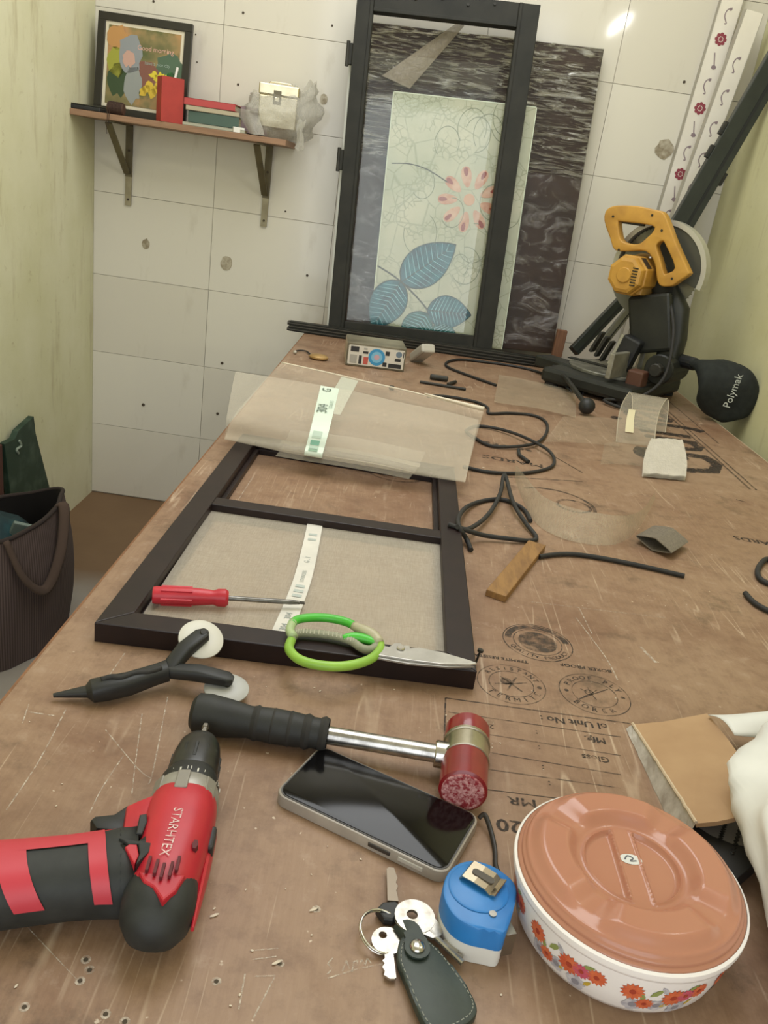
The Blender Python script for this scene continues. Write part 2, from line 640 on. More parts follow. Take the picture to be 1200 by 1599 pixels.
# ================================================================== WORKBENCH
bench = thing('workbench', 'long plywood workbench top with stamped ink and scratches, all the tools lie on it', 'workbench', (0.3, 1.5, 0))
BX0, BX1, BY0, BY1 = -0.325, 0.942, 0.12, 3.06
tabletop = part('tabletop', B().box(((BX0 + BX1) / 2, (BY0 + BY1) / 2, TZ - 0.009), (BX1 - BX0, BY1 - BY0, 0.018), bevel=0.001), M_TABLE, bench)
part('edge_band', B().box((BX0 - 0.0015, (BY0 + BY1) / 2, TZ - 0.0095), (0.003, BY1 - BY0, 0.017)), M_EDGE, bench)
part('edge_band', B().box((BX1 + 0.0015, (BY0 + BY1) / 2, TZ - 0.0095), (0.003, BY1 - BY0, 0.017)), mat('raw_edge', '#c9b79c', 0.7), bench)
M_LEG = mat('bench_leg_steel', '#3c3a36', 0.5, 0.3)
for x in (BX0 + 0.06, BX1 - 0.06):
    part('apron', B().box((x, (BY0 + BY1) / 2, TZ - 0.043), (0.03, BY1 - BY0 - 0.1, 0.05)), M_LEG, bench)
    for y in (BY0 + 0.08, (BY0 + BY1) / 2, BY1 - 0.08):
        part('leg', B().box((x, y, (TZ - 0.068) / 2), (0.04, 0.04, TZ - 0.068)), M_LEG, bench)
ZI = TZ + 0.0003

def ground_text(txt, px, py, size, ang, sx=1.0, m=None, name='stamped_lettering'):
    p = T(px, py)
    b_ = B()
    for k_ in range(3):
        b_.text(txt, size, Matrix.Translation((p.x + size * .035 * k_, p.y + size * .02 * (k_ % 2), ZI + .00003 * k_)) @ Matrix.Rotation(ang, 4, 'Z'), sx=sx)
    part(name, b_, m or M_INK, tabletop)
def ring_geo(b, c, r0, r1, n=48, a0=0, a1=2 * PI):
    pts0 = [(c[0] + r0 * math.cos(a0 + (a1 - a0) * i / n), c[1] + r0 * math.sin(a0 + (a1 - a0) * i / n), ZI) for i in range(n + 1)]
    pts1 = [(c[0] + r1 * math.cos(a0 + (a1 - a0) * i / n), c[1] + r1 * math.sin(a0 + (a1 - a0) * i / n), ZI) for i in range(n + 1)]
    b.add(pts0 + pts1, [(i, i + 1, n + 2 + i, n + 1 + i) for i in range(n)])
def round_text(b, txt, c, r, size, mid, step, flip=False):
    n = len(txt)
    for i, ch in enumerate(txt):
        if ch == ' ':
            continue
        a = mid + (step if flip else -step) * (i - (n - 1) / 2)
        m = Matrix.Translation((c[0] + r * math.cos(a), c[1] + r * math.sin(a), ZI)) @ Matrix.Rotation(a + (PI / 2 if flip else -PI / 2), 4, 'Z')
        b.text(ch, size, m)
        b.text(ch, size, Matrix.Translation((size * .05, size * .02, .00003)) @ m)
def strip_geo(b, p, q, w):
    p, q = V((p[0], p[1], ZI)), V((q[0], q[1], ZI))
    s = (q - p).normalized().cross(V((0, 0, 1))) * (w / 2)
    b.add([p - s, q - s, q + s, p + s], [(0, 1, 2, 3)])

# dark round quality seal, ring text, and the two pest seals beside it (all read from the far end of the bench)
c = T(840, 1003); c = (c.x, c.y)
b = B(); ring_geo(b, c, 0.0, 0.0245); part('stamped_seal', b, M_INK2, tabletop)
b = B(); ring_geo(b, c, 0.030, 0.0312); ring_geo(b, c, 0.043, 0.0445); ring_geo(b, c, 0.0335, 0.0415, 30, 0.05 * PI, 0.98 * PI); part('stamped_seal', b, M_INK, tabletop)
b = B(); round_text(b, 'QUALITY PRODUCT', c, 0.0372, 0.009, -PI / 2, 0.155, True); part('stamped_lettering', b, M_INK, tabletop)
c2 = T(799, 1068); c2 = (c2.x, c2.y)
b = B(); ring_geo(b, c2, 0.0250, 0.0262); ring_geo(b, c2, 0.0385, 0.0396)
round_text(b, 'TERMITE', c2, 0.0315, 0.011, -PI / 2 + .1, 0.33, True)
round_text(b, 'RESISTANT', c2, 0.0318, 0.0095, PI / 2 - .1, 0.26, False)
ring_geo(b, (c2[0] + .032, c2[1]), 0, .003, 8)
for a in (0.4, 1.2, 2.2, 3.4, 4.4, 5.3):
    strip_geo(b, c2, (c2[0] + .02 * math.cos(a), c2[1] + .016 * math.sin(a)), .0022)
ring_geo(b, (c2[0] - .006, c2[1] + .004), 0, .007, 12)
part('stamped_seal', b, M_INK2, tabletop)
c3 = T(929, 1084); c3 = (c3.x, c3.y)
b = B(); ring_geo(b, c3, 0.0255, 0.0265); ring_geo(b, c3, 0.0400, 0.0411)
round_text(b, 'BORER', c3, 0.0325, 0.011, -PI / 2 - .2, 0.33, True)
round_text(b, 'PROOF PLY', c3, 0.0325, 0.0105, PI / 2, 0.28, False)
for sx_ in (-.0325, .0325):
    ring_geo(b, (c3[0] + sx_, c3[1]), 0, .0028, 8)
strip_geo(b, (c3[0] - .02, c3[1] - .014), (c3[0] + .018, c3[1] + .014), .0014)
for a in (0.9, 1.7, 2.5, 3.9, 5.0):
    strip_geo(b, (c3[0] - .004, c3[1]), (c3[0] - .004 + .014 * math.cos(a), c3[1] + .012 * math.sin(a)), .0012)
ring_geo(b, (c3[0] - .006, c3[1] + .002), .004, .0055, 14)
part('stamped_seal', b, M_INK, tabletop)
ground_text('TERMITE RESISTANT', 775, 1027, 0.0085, PI)
ground_text('BORER PROOF', 915, 1043, 0.0095, PI)
# ruled form
b = B()
def ln(x0, y0, x1, y1, w=.0011):
    strip_geo(b, T(x0, y0), T(x1, y1), w)
ln(696, 1090, 985, 1130, .0018); ln(696, 1090, 694, 1170, .0018); ln(694, 1170, 700, 1172, .001)
for y0, y1 in ((1112, 1147), (1137, 1176), (1173, 1206), (1200, 1227), (1232, 1255)):
    ln(700 if y0 < 1140 else 752, y0, 970, y1 + 4)
part('stamped_rules', b, M_INK, tabletop)
ground_text('ol Unit No :', 896, 1128, 0.0150, PI + .02)
ground_text('Mfg.', 929, 1155, 0.0135, PI)
ground_text('Gloss', 930, 1184, 0.0125, PI, m=M_INK2)
ground_text('20', 764, 1134, 0.0095, PI)
ground_text('MR', 815, 1252, 0.0150, PI, 1.3)
ground_text('2020', 815, 1292, 0.0215, PI, 1.1)
for px, py in ((838, 1144), (842, 1168), (848, 1199), (858, 1224)):
    ground_text(':', px, py, 0.012, PI)
# big name on the right, read from the right-hand side
p = T(1060, 690)
b = B().text('Gurjan', 0.30, Matrix.Translation((0.70, 2.13, ZI)) @ Matrix.Rotation(PI / 2, 4, 'Z'), sx=0.86)
for dy in (.006, .012):
    b.text('Gurjan', 0.30, Matrix.Translation((0.70 + dy * .5, 2.13 + dy, ZI + dy * .01)) @ Matrix.Rotation(PI / 2, 4, 'Z'), sx=0.86)
part('stamped_lettering', b, M_INK, tabletop)
b = B(); strip_geo(b, (0.80, 1.72), (0.80, 2.5), .006); strip_geo(b, (0.815, 1.72), (0.815, 2.5), .005); strip_geo(b, (.86, 2.1), (.86, 2.6), .004)
part('stamped_rules', b, M_INK2, tabletop)
ground_text('MARDS', 800, 795 - 75, 0.034, PI - .1, 1.2, M_INK2)
c4 = T(880, 788); b = B(); ring_geo(b, (c4.x - .02, c4.y), .075, .082, 40, -.3, 2.2); ring_geo(b, (c4.x + .02, c4.y), .028, .034, 30); part('stamped_seal', b, M_INK2, tabletop)
c5 = T(620, 735); b = B(); ring_geo(b, (c5.x, c5.y), .060, .064); ring_geo(b, (c5.x, c5.y), .046, .049); part('stamped_seal', b, M_INK2, tabletop)
ground_text('WARDS', 1185, 846, 0.026, PI - .1, 1.0)
b = B(); 
for i in range(7):
    q = T(748 + i * 13, 688 + i * 2.6); ring_geo(b, (q.x, q.y), 0.0, .009, 6)
part('stamped_marks', b, M_INK2, tabletop)
for x0, y0, x1, y1 in ((866, 713, 910, 738), (790, 745, 910, 752), (1150, 780, 1165, 784)):
    b = B(); strip_geo(b, T(x0, y0), T(x1, y1), .004); part('ink_stroke', b, M_INK, tabletop)
# chalk writing near the front edge and near the keys
b = B()
def chalk(pts, w=.0011):
    for i in range(len(pts) - 1):
        strip_geo(b, T(*pts[i]), T(*pts[i + 1]), w)
chalk([(383, 1520), (373, 1577)]); chalk([(398, 1525), (430, 1524), (414, 1555), (396, 1590)])
chalk([(392, 1485), (435, 1481)]); chalk([(392, 1499), (432, 1494)])
part('chalk_writing', b, M_CHALK, tabletop)
b = B()
chalk([(512, 1528), (560, 1513), (610, 1503)]); chalk([(520, 1496), (512, 1505), (519, 1513), (511, 1522)])
chalk([(535, 1517), (541, 1500), (546, 1514)]); chalk([(550, 1518), (553, 1502), (559, 1500), (557, 1509), (552, 1509)]); chalk([(562, 1508), (565, 1499), (570, 1508), (574, 1497), (580, 1505)])
part('chalk_writing', b, M_CHALK, tabletop)
for pts, w in (([(222, 1115), (213, 1180), (206, 1240)], .0011), ([(262, 1088), (240, 1200), (232, 1225)], .0011), ([(165, 1140), (215, 1200), (235, 1215)], .0011), ([(193, 1180), (160, 1230), (140, 1270)], .0011),
               ([(103, 1108), (60, 1190), (10, 1265)], .0012), ([(45, 1112), (85, 1118)], .0016), ([(35, 1130), (45, 1100)], .0011), ([(900, 965), (945, 1025), (965, 1062)], .0015), ([(905, 950), (925, 990)], .0012),
               ([(1000, 1010), (1025, 1035)], .004), ([(830, 940), (1040, 965)], .0009), ([(40, 1445), (120, 1530)], .0007), ([(195, 1020), (150, 1085)], .0010), ([(360, 800), (395, 745)], .0012)):
    P_ = [T(*q) for q in pts]
    P_ = smooth_path(P_, 4)
    vs_, fs_2 = [], []
    for i_, q in enumerate(P_):
        d_ = (P_[min(i_ + 1, len(P_) - 1)] - P_[max(i_ - 1, 0)]).normalized()
        s_ = V((-d_.y, d_.x, 0)) * w * .5
        vs_ += [(q.x - s_.x, q.y - s_.y, ZI), (q.x + s_.x, q.y + s_.y, ZI)]
    b = B(); b.add(vs_, [(2 * i_, 2 * i_ + 1, 2 * i_ + 3, 2 * i_ + 2) for i_ in range(len(P_) - 1)])
    part('scratch', b, M_CHALK, tabletop)
# drilled holes with a pale rim
for px, py in ((134, 1499), (140, 1515), (125, 1532), (38, 1573), (165, 1584), (338, 1533), (494, 1420), (195, 1596), (437, 1505)):
    q = T(px, py)
    b = B(); ring_geo(b, (q.x, q.y), .0016, .0034, 10); part('hole_rim', b, M_CHALK, tabletop)
    b = B(); ring_geo(b, (q.x, q.y), 0, .0017, 8); part('drilled_hole', b, M_HOLE, tabletop)

# ================================================================== SHELF ON THE BACK WALL
M_SHELF = mat('shelf_board', '#8b6a51', 0.6, c2='#a07d62', scale=12, stretch=(1, 12, 12))
M_BRK = mat('bracket_paint', '#5d543d', 0.5, 0.2, c2='#6f6549', scale=20)
M_BRK2 = mat('bracket_bare', '#a39a80', 0.5, 0.2, c2='#8b8268', scale=20)
SZ = 1.392                                          # top of the shelf board
SX0, SX1, SY0, SY1 = XL + 0.001, -0.452, 2.865, YB - 0.003
shelf = thing('wall_shelf', 'narrow brown wooden shelf board on two steel brackets on the tiled wall', 'shelf', (-0.8, 3.07, SZ - 0.2))
part('board', B().box(((SX0 + SX1) / 2, (SY0 + SY1) / 2, SZ - 0.009), (SX1 - SX0, SY1 - SY0, 0.018), bevel=0.001), M_SHELF, shelf)
for px0, py0, px1, py1 in ((201, 187, 201, 321), (420, 225, 413, 354)):
    x = WY((px0 + px1) / 2, (py0 + py1) / 2, YB - .01).x
    zb = WY(px1, py1, YB - .01).z
    zt = SZ - 0.018
    br = part('bracket', B().box((x, SY1 - .001 - .0035, (zt + zb + .095) / 2), (.024, .005, zt - zb - .095)), M_BRK, shelf)
    part('arm', B().box((x, (SY0 + SY1) / 2 + .012, zt - .003), (.022, SY1 - SY0 - .03, .005)), M_BRK, br)
    part('strap_end', B().box((x, SY1 - .001 - .003, zb + .0475), (.022, .004, .095)), M_BRK2, br)
    p, q = V((x - .012, SY0 + .035, zt - .008)), V((x - .004, SY1 - .010, zb + .105))
    d = q - p
    part('strut', B().box((p + q) / 2, (.022, .005, d.length), d.to_track_quat('Z', 'X').to_matrix() @ Matrix.Rotation(PI / 2, 3, 'Z')), M_BRK, br)
    part('screw', B().cyl((x, SY1 - .005, zb + .02), (x, SY1 - .009, zb + .02), .004, 8), M_HOLE, br)
    part('screw', B().cyl((x, SY1 - .006, zb + .18), (x, SY1 - .010, zb + .18), .004, 8), M_HOLE, br)

# framed picture leaning on the wall
pf = thing('picture_frame', 'black framed colourful garden picture leaning on the wall at the left end of shelf', 'picture', (-0.94, 3.0, SZ))
yF = 2.985
PA, PB_, PC_, PD = WY(155, 40, yF), WY(302, 63, yF), WY(291, 186, yF), WY(146, 163, yF)
fw, fh = 0.5 * ((PB_ - PA).length + (PC_ - PD).length), 0.305
lean = 0.14
bx = (PC_.x + PD.x) / 2
FX = Matrix.Translation((bx, yF, SZ + .001)) @ Matrix.Rotation(-lean, 4, 'X') @ XZ         # local: x across, y up, z back
M_PF = mat('picture_frame_black', '#26231c', 0.35)
def fbox(x, y, z, sx_, sy_, sz_):
    return B(FX).box((x, y, z), (sx_, sy_, sz_), bevel=.001)
rw = .024
part('rail', fbox(0, rw / 2, 0, fw, rw, .016), M_PF, pf); part('rail', fbox(0, fh - rw / 2, 0, fw, rw, .016), M_PF, pf)
part('stile', fbox(-fw / 2 + rw / 2, fh / 2, 0, rw, fh - 2 * rw, .016), M_PF, pf); part('stile', fbox(fw / 2 - rw / 2, fh / 2, 0, rw, fh - 2 * rw, .016), M_PF, pf)
part('mount', fbox(0, fh / 2, .002, fw - 2 * rw, fh - 2 * rw, .008), mat('cream_mount', '#d9d0b8', 0.5), pf)
def pic_mat():
    k = NT('garden_print')
    n1 = k.noise(k.coord(), 7, 3)
    n2 = k.noise(k.coord(loc=(3, 5, 1)), 16, 4)
    c_ = k.ramp(n1, [(0.3, lin('#3c5230')), (0.45, lin('#8a7a52')), (0.55, lin('#b58a5c')), (0.68, lin('#9a6652'))])
    c_ = k.mix(k.ramp(n2, [(0.5, 0.0), (0.66, 0.8)]), c_, lin('#4a5a34'))
    k.l(c_, k.b.inputs['Base Color'])
    k.b.inputs['Roughness'].default_value = 0.25
    return k.m
pw, ph_ = fw - 2 * rw - .022, fh - 2 * rw - .022
pic = part('print', fbox(0, fh / 2, -.0025, pw, ph_, .002), pic_mat(), pf)
def pblob(name, cx, cy, rx, ry, hexc, seed, n=16, k=.5, z=-.0037):
    part(name, B(FX).flat([(q[0], q[1]) for q in blob_poly(cx, cy, rx, ry, n, seed, k)], z), mat('print_' + hexc, '#' + hexc, 0.3), pic)
pblob('printed_patch', -pw * .38, fh / 2 + ph_ * .35, .035, .035, 'b98a54', 1)
pblob('printed_patch', -pw * .37, fh / 2 + ph_ * .05, .030, .045, '9a9a3c', 2)
pblob('printed_patch', -pw * .33, fh / 2 - ph_ * .18, .036, .05, '35482e', 3)
pblob('printed_patch', pw * .38, fh / 2 + ph_ * .02, .05, .05, '4c6450', 4)
pblob('printed_patch', pw * .40, fh / 2 - ph_ * .15, .03, .035, '4d9a52', 5)
pblob('printed_figure', -pw * .18, fh / 2 + ph_ * .16, .040, .058, '8b8f93', 6, z=-.0040)
pblob('printed_figure', -pw * .20, fh / 2 + ph_ * .10, .020, .026, 'c09a8c', 7, z=-.0043)
pblob('printed_figure', -pw * .12, fh / 2 - ph_ * .22, .030, .055, '8f9390', 8, z=-.0040)
pblob('printed_figure', pw * .05, fh / 2 - ph_ * .06, .04, .04, '7d5146', 18, z=-.0039)
for i in range(7):
    pblob('printed_flower', pw * (.02 + .045 * i), fh / 2 - ph_ * (.30 - .05 * (i % 3)), .013, .014, 'd2b23c', 20 + i, 10, .9, z=-.0042)
for i in range(4):
    pblob('printed_flower', pw * (.16 + .05 * i), fh / 2 - ph_ * (.06 + .03 * (i % 2)), .012, .012, 'd4c23a', 30 + i, 10, .9, z=-.0042)
part('printed_lettering', B(FX).text('Good morning', .021, Matrix.Translation((pw * .16, fh / 2 + ph_ * .26, -.0042)), sx=.95), mat('print_pink', '#d8a898', 0.3), pic)
part('printed_lettering', B(FX).text('have a nice day', .016, Matrix.Translation((pw * .2, fh / 2 + ph_ * .08, -.0042)), sx=.85), mat('print_grey', '#8fa096', 0.3), pic)
part('backboard', fbox(0, fh / 2, .011, fw - .01, fh - .01, .005), mat('hardboard', '#6b543c', 0.8), pf)

# thin black box, thread spool, pen box, pen, books, cash box in a bag
p0, p1 = WY(97, 155, 2.905), WY(162, 166, 2.905)
rb = thing('flat_black_box', 'flat black box lying on the left end of the shelf in front of the picture', 'box', ((p0.x + p1.x) / 2, 2.905, SZ))
L_ = max(.10, p1.x - p0.x)
part('body', B().box(((p0.x + p1.x) / 2, 2.905, SZ + .007), (L_, .06, .013), bevel=.003), M_BLACKPL, rb)
part('lid', B().box(((p0.x + p1.x) / 2, 2.905, SZ + .0155), (L_ * .98, .058, .003), bevel=.001), mat('dark_olive', '#35342a', .5), rb)
p = WY(181, 165, 2.89)
sp = thing('thread_bobbin', 'small brown bobbin of dark thread on the shelf below the framed picture', 'bobbin', (p.x, 2.89, SZ))
part('spool', B().cyl((p.x - .026, 2.893, SZ + .019), (p.x + .026, 2.893, SZ + .019), .018, 16, bevel=.002), mat('brown_spool', '#4a3327', .7), sp)
b = B()
for i in range(9):
    x = p.x - .02 + .005 * i
    b.tube([V((x, 2.893 + .0185 * math.cos(a), SZ + .0195 + .0185 * math.sin(a))) for a in [k * PI / 6 for k in range(12)]], .0015, 5, closed=True)
part('thread', b, mat('dark_thread', '#3b2a22', .9), sp)
b = B()
b.tube(smooth_path([(p.x - .015, 2.872, SZ + .018), (p.x - .016, 2.862, SZ + .006), (p.x - .018, 2.860, SZ - .03), (p.x - .017, 2.860, SZ - .06)]), .0009, 5)
b.tube(smooth_path([(p.x - .01, 2.872, SZ + .018), (p.x - .011, 2.862, SZ + .006), (p.x - .012, 2.860, SZ - .035)]), .0009, 5)
part('loose_thread', b, mat('dark_thread', '#3b2a22', .9), sp)
p = WY(262, 178, 2.90)
pb = thing('pen_box', 'tall square red box standing on the shelf in front of the picture', 'box', (p.x, 2.905, SZ))
RZ = Matrix.Translation((p.x + .004, 2.907, SZ)) @ Matrix.Rotation(0.5, 4, 'Z')
M_REDBOX = mat('red_card', '#b0392f', .6, c2='#a2322a', scale=20)
for (x, y, sx_, sy_) in ((0, -.034, .07, .002), (0, .034, .07, .002), (-.034, 0, .002, .066), (.034, 0, .002, .066)):
    part('side', B(RZ).box((x, y, .066), (sx_, sy_, .130)), M_REDBOX, pb)
part('base', B(RZ).box((0, 0, .002), (.066, .066, .002)), M_REDBOX, pb)
single('pen', B(RZ).cyl((-.012, .0, .004), (.022, .01, .165), .004, 10, bevel=.001), M_WHITE, 'white pen sticking up out of the red box on the shelf', 'pen', RZ @ V((0, 0, .004)), smooth=True)

def book(name, label, xc, yc, z, w, d, t, rz, cover, pages='#cfc6ae'):
    o = thing(name, label, 'book', (xc, yc, z), 'books and pads piled on the wall shelf')
    X = Matrix.Translation((xc, yc, z + .0004)) @ Matrix.Rotation(rz, 4, 'Z')
    mc = mat('cover_' + cover[1:], cover, .5, c2=cover, scale=20)
    part('page_block', B(X).box((0, .001, t / 2), (w - .006, d - .006, t - .004)), mat('pages_' + pages[1:], pages, .8, c2='#a89d82', scale=8, stretch=(1, 1, 60)), o)
    part('cover', B(X).box((0, 0, t - .001), (w, d, .002), bevel=.0006), mc, o)
    part('cover', B(X).box((0, 0, .001), (w, d, .002), bevel=.0006), mc, o)
    part('spine', B(X).box((0, -d / 2 + .001, t / 2), (w, .002, t), bevel=.0006), mc, o)
    return o
xb = WY(338, 178, 2.93).x
book('notebook', 'pale thin pad at the bottom of the pile on the wall shelf', xb + .005, 2.945, SZ, .20, .14, .010, 0.03, '#a9a895')
book('book', 'thick dark teal book in the middle of the pile on the wall shelf', xb + .005, 2.95, SZ + .0108, .165, .13, .034, -0.04, '#4a5f56')
book('notebook', 'cream worn notebook lying on top of the dark teal book', xb - .005, 2.95, SZ + .0456, .17, .13, .014, 0.05, '#b3a78d')
book('book', 'red book lying near the top of the pile on the wall shelf', xb - .012, 2.95, SZ + .0604, .165, .125, .021, -0.02, '#b84a4a')
book('notebook', 'dusty lilac pad beside the red book, its end reaching behind the plastic bag', xb + .125, 2.985, SZ + .004, .09, .12, .078, -0.02, '#8f7a7e')
p = WY(372, 196, 2.885)
mb = thing('match_packet', 'small white and dark packet lying on the shelf front before the books', 'packet', (p.x, 2.885, SZ))
part('sleeve', B().box((p.x, 2.89, SZ + .0085), (.036, .03, .016), (0, 0, .4), bevel=.001), mat('packet_white', '#e2e0d8', .5), mb)
part('label', B().box((p.x, 2.89, SZ + .0175), (.026, .022, .001), (0, 0, .4)), mat('packet_dark', '#2f3b3a', .5), mb)

cbx = WY(434, 150, 2.95)
cb = thing('cash_box', 'small shiny metal box with a clasp standing in the crumpled plastic bag on the shelf', 'box', (cbx.x, 2.96, SZ))
X = Matrix.Translation((cbx.x + .004, 2.965, SZ + .028)) @ Matrix.Rotation(0.10, 4, 'Z')
M_TIN = mat('shiny_tin', '#cfc4a4', 0.22, 0.85, c2='#a89c7c', scale=10)
part('body', B(X).box((0, 0, .050), (.122, .10, .094), bevel=.003), M_TIN, cb)
part('lid', B(X).box((0, -.001, .114), (.128, .106, .034), bevel=.004), M_TIN, cb)
cl = part('clasp', B(X).box((-.004, -.056, .092), (.024, .006, .040), bevel=.001), mat('clasp_dark', '#6a6350', .4, .5), cb)
part('hasp', B(X).box((-.004, -.061, .086), (.014, .004, .012), bevel=.001), M_TIN, cl)
part('handle', B(X).tube(smooth_path([(-.03, 0, .131), (-.03, 0, .139), (.03, 0, .139), (.03, 0, .131)]), .002, 6), M_TIN, cb)
# crumpled see-through bag round the box
def bag_fn(u, v):
    a = 2 * PI * u
    k = .80 + .45 * abs(math.sin(PI * min(v, .9)))
    wob = 1 + .20 * mn.noise(V((math.cos(a) * 2, math.sin(a) * 2, v * 4))) + .10 * mn.noise(V((math.cos(a) * 7, math.sin(a) * 7, v * 9)))
    rx, ry = .098 * k * wob, .074 * k * wob
    if v > .8:
        rx *= 1.15
    x, y = cbx.x + .012 + rx * math.cos(a), 2.965 + ry * math.sin(a)
    z = SZ + .001 + .125 * v + (.022 * mn.noise(V((math.cos(a) * 3, math.sin(a) * 3, 5))) if v > .5 else 0) + (.06 * max(0, math.cos(a - .5)) * v * v)
    return V((x, min(y, YB - .006), z))
bgo = thing('plastic_bag', 'crumpled grey see-through plastic bag around the metal box on the shelf', 'bag', (cbx.x, 2.965, SZ))
part('film', B().sheet(bag_fn, 40, 14), mat_sheer('bag_film', '#c0bdb2', .45, .5, .12, .3, .4, 30), bgo, smooth=True, auto=3)
def hang(u, v):
    q = V((cbx.x + .085 + .022 * u, 2.862 + .004 * math.sin(u * 5 + v * 3) - .004, SZ + .06 - .09 * v + .006 * math.sin(u * 9)))
    return q + V((.012 * mn.noise(q * 40), 0, .01 * mn.noise(q * 30)))
part('loose_corner', B().sheet(hang, 6, 10), mat_sheer('bag_film2', '#c0bdb2', .45, .5, .1, .3, .3, 30), bgo, smooth=True, auto=3)
def flap(u, v):
    a = V((cbx.x - .13, 2.90, SZ + .07)); c_ = V((cbx.x - .05, 2.885, SZ + .07)); d_ = V((cbx.x - .10 + .03, 2.88, SZ + .004)); e_ = V((cbx.x - .02, 2.88, SZ + .004))
    q = (a * (1 - u) + c_ * u) * (1 - v) + (d_ * (1 - u) + e_ * u) * v
    return q + V((0, -.012 * math.sin(PI * u), 0)) + V((.006, .006, .006)) * mn.noise(q * 30)
part('loose_corner', B().sheet(flap, 10, 8), mat_sheer('bag_film2', '#c0bdb2', .45, .5, .1, .3, .3, 30), bgo, smooth=True, auto=3)

# ================================================================== PANELS LEANING ON THE BACK WALL
def lean_frame(x, y, a, tilt=0.0, lift=.0105):
    """local x across, y up along the leaning sheet, z towards the room"""
    return Matrix.Translation((x, y, TZ + .0035 + lift * abs(tilt) / .032)) @ Matrix.Rotation(-a, 4, 'X') @ Matrix.Rotation(PI / 2, 4, 'X') @ Matrix.Rotation(tilt, 4, 'Z')
def inv_px(X, px, py):
    n = X.to_3x3() @ V((0, 0, 1))
    return X.inverted() @ ONP(px, py, X.translation, n)

# wrapped brown sheet (rearmost)
XP = lean_frame(0.1, 2.985, 0.065, 0.03)
q_tr, q_br, q_tl = inv_px(XP, 938, 80), inv_px(XP, 864, 566), inv_px(XP, 575, 32)
px0, px1, pt = q_tl.x - .035, (q_tr.x + q_br.x) / 2, (q_tr.y + q_tl.y) / 2
pn = thing('laminate_sheet', 'tall dark brown sheet wrapped in wrinkled shiny film, rearmost of the leaning panels', 'sheet', (0.1, 2.985, TZ))
def mat_wrapped():
    k = NT('film_wrapped_laminate')
    n = k.noise(k.coord(), 9, 5)
    k.l(k.mix(k.ramp(n, [(.35, 0.), (.7, 1.)]), lin('#32271f'), lin('#40322a')), k.b.inputs['Base Color'])
    k.b.inputs['Roughness'].default_value = .32
    k.b.inputs['Specular IOR Level'].default_value = .25
    return k.m
part('board', B(XP).box(((px0 + px1) / 2, pt / 2, 0), (px1 - px0, pt, .018), bevel=.002), mat_wrapped(), pn)
ytop = pt + .002
def film_mat(name, lo, hi, glo, ghi, scale, stretch, bump, rough, tint='#ffffff', rot=(0, .3, 0), dist=1.2):
    """clear film: lets light through, and mirrors the room on its wrinkles"""
    k = NT(name)
    k.t.nodes.remove(k.b)
    tr = k.n('ShaderNodeBsdfTransparent')
    gl_ = k.n('ShaderNodeBsdfGlossy')
    gl_.inputs['Color'].default_value = lin(tint)
    gl_.inputs['Roughness'].default_value = rough
    w = k.noise(k.coord(stretch, rot), scale, 7, .66, dist)
    bp = k.n('ShaderNodeBump')
    bp.inputs['Strength'].default_value = bump
    bp.inputs['Distance'].default_value = .03
    k.l(w, bp.inputs['Height'])
    k.l(bp.outputs[0], gl_.inputs['Normal'])
    mx = k.n('ShaderNodeMixShader')
    k.l(k.ramp(w, [(lo, glo), (hi, ghi)]), mx.inputs[0])
    k.l(tr.outputs[0], mx.inputs[1])
    k.l(gl_.outputs[0], mx.inputs[2])
    k.l(mx.outputs[0], k.o.inputs['Surface'])
    return k.m
M_FILM = film_mat('clear_wrap', .46, .58, .03, .95, 7, (1.3, 2, 11), 1.0, .14, rot=(0, .35, 0))
def wrapf(u, v):
    x = px0 + (px1 - px0) * u
    y = pt * (.60 + .40 * v) if True else 0
    rip = mn.noise(V((x * 6 + y * 4, y * 34 - x * 9, 1))) + .6 * mn.noise(V((x * 14 + y * 9, y * 70 - x * 22, 4)))
    return XP @ V((x, y, .0135 + .0042 * max(-1, rip)))
part('wrap_film', B().sheet(wrapf, 70, 60), M_FILM, pn, smooth=True, auto=3)
def wrapl(u, v):
    x = px0 + (px1 - px0) * u
    y = .02 + pt * .58 * v
    return XP @ V((x, y, .0122 + .0022 * mn.noise(V((x * 12, y * 9 + x * 6, 7)))))
M_FILM2 = film_mat('clear_wrap_smooth', .50, .72, .01, .22, 5, (2, 2, 4), .6, .18)
part('wrap_film', B().sheet(wrapl, 30, 30), M_FILM2, pn, smooth=True, auto=3)
# folded-over corner of film standing up as a peak at the top edge
pk, pl_, pr_, pb1, pb2 = (inv_px(XP, 716, 36), inv_px(XP, 690, 42), inv_px(XP, 775, 58), inv_px(XP, 597, 120), inv_px(XP, 640, 140))
def fold(u, v):
    a = pk * (1 - v) + pb1 * v
    c_ = (pk + V((.02, -.01, 0))) * (1 - v) + pb2 * v
    q = a * (1 - u) + c_ * u
    return XP @ V((q.x, q.y, .017 + .006 * math.sin(PI * u) + .003 * mn.noise(V((q.x * 40, q.y * 60, 2)))))
part('folded_film', B().sheet(fold, 8, 30), mat_sheer('film_fold', '#9a8f7c', .75, .6, .15, .3, .4, 40), pn, smooth=True, auto=3)

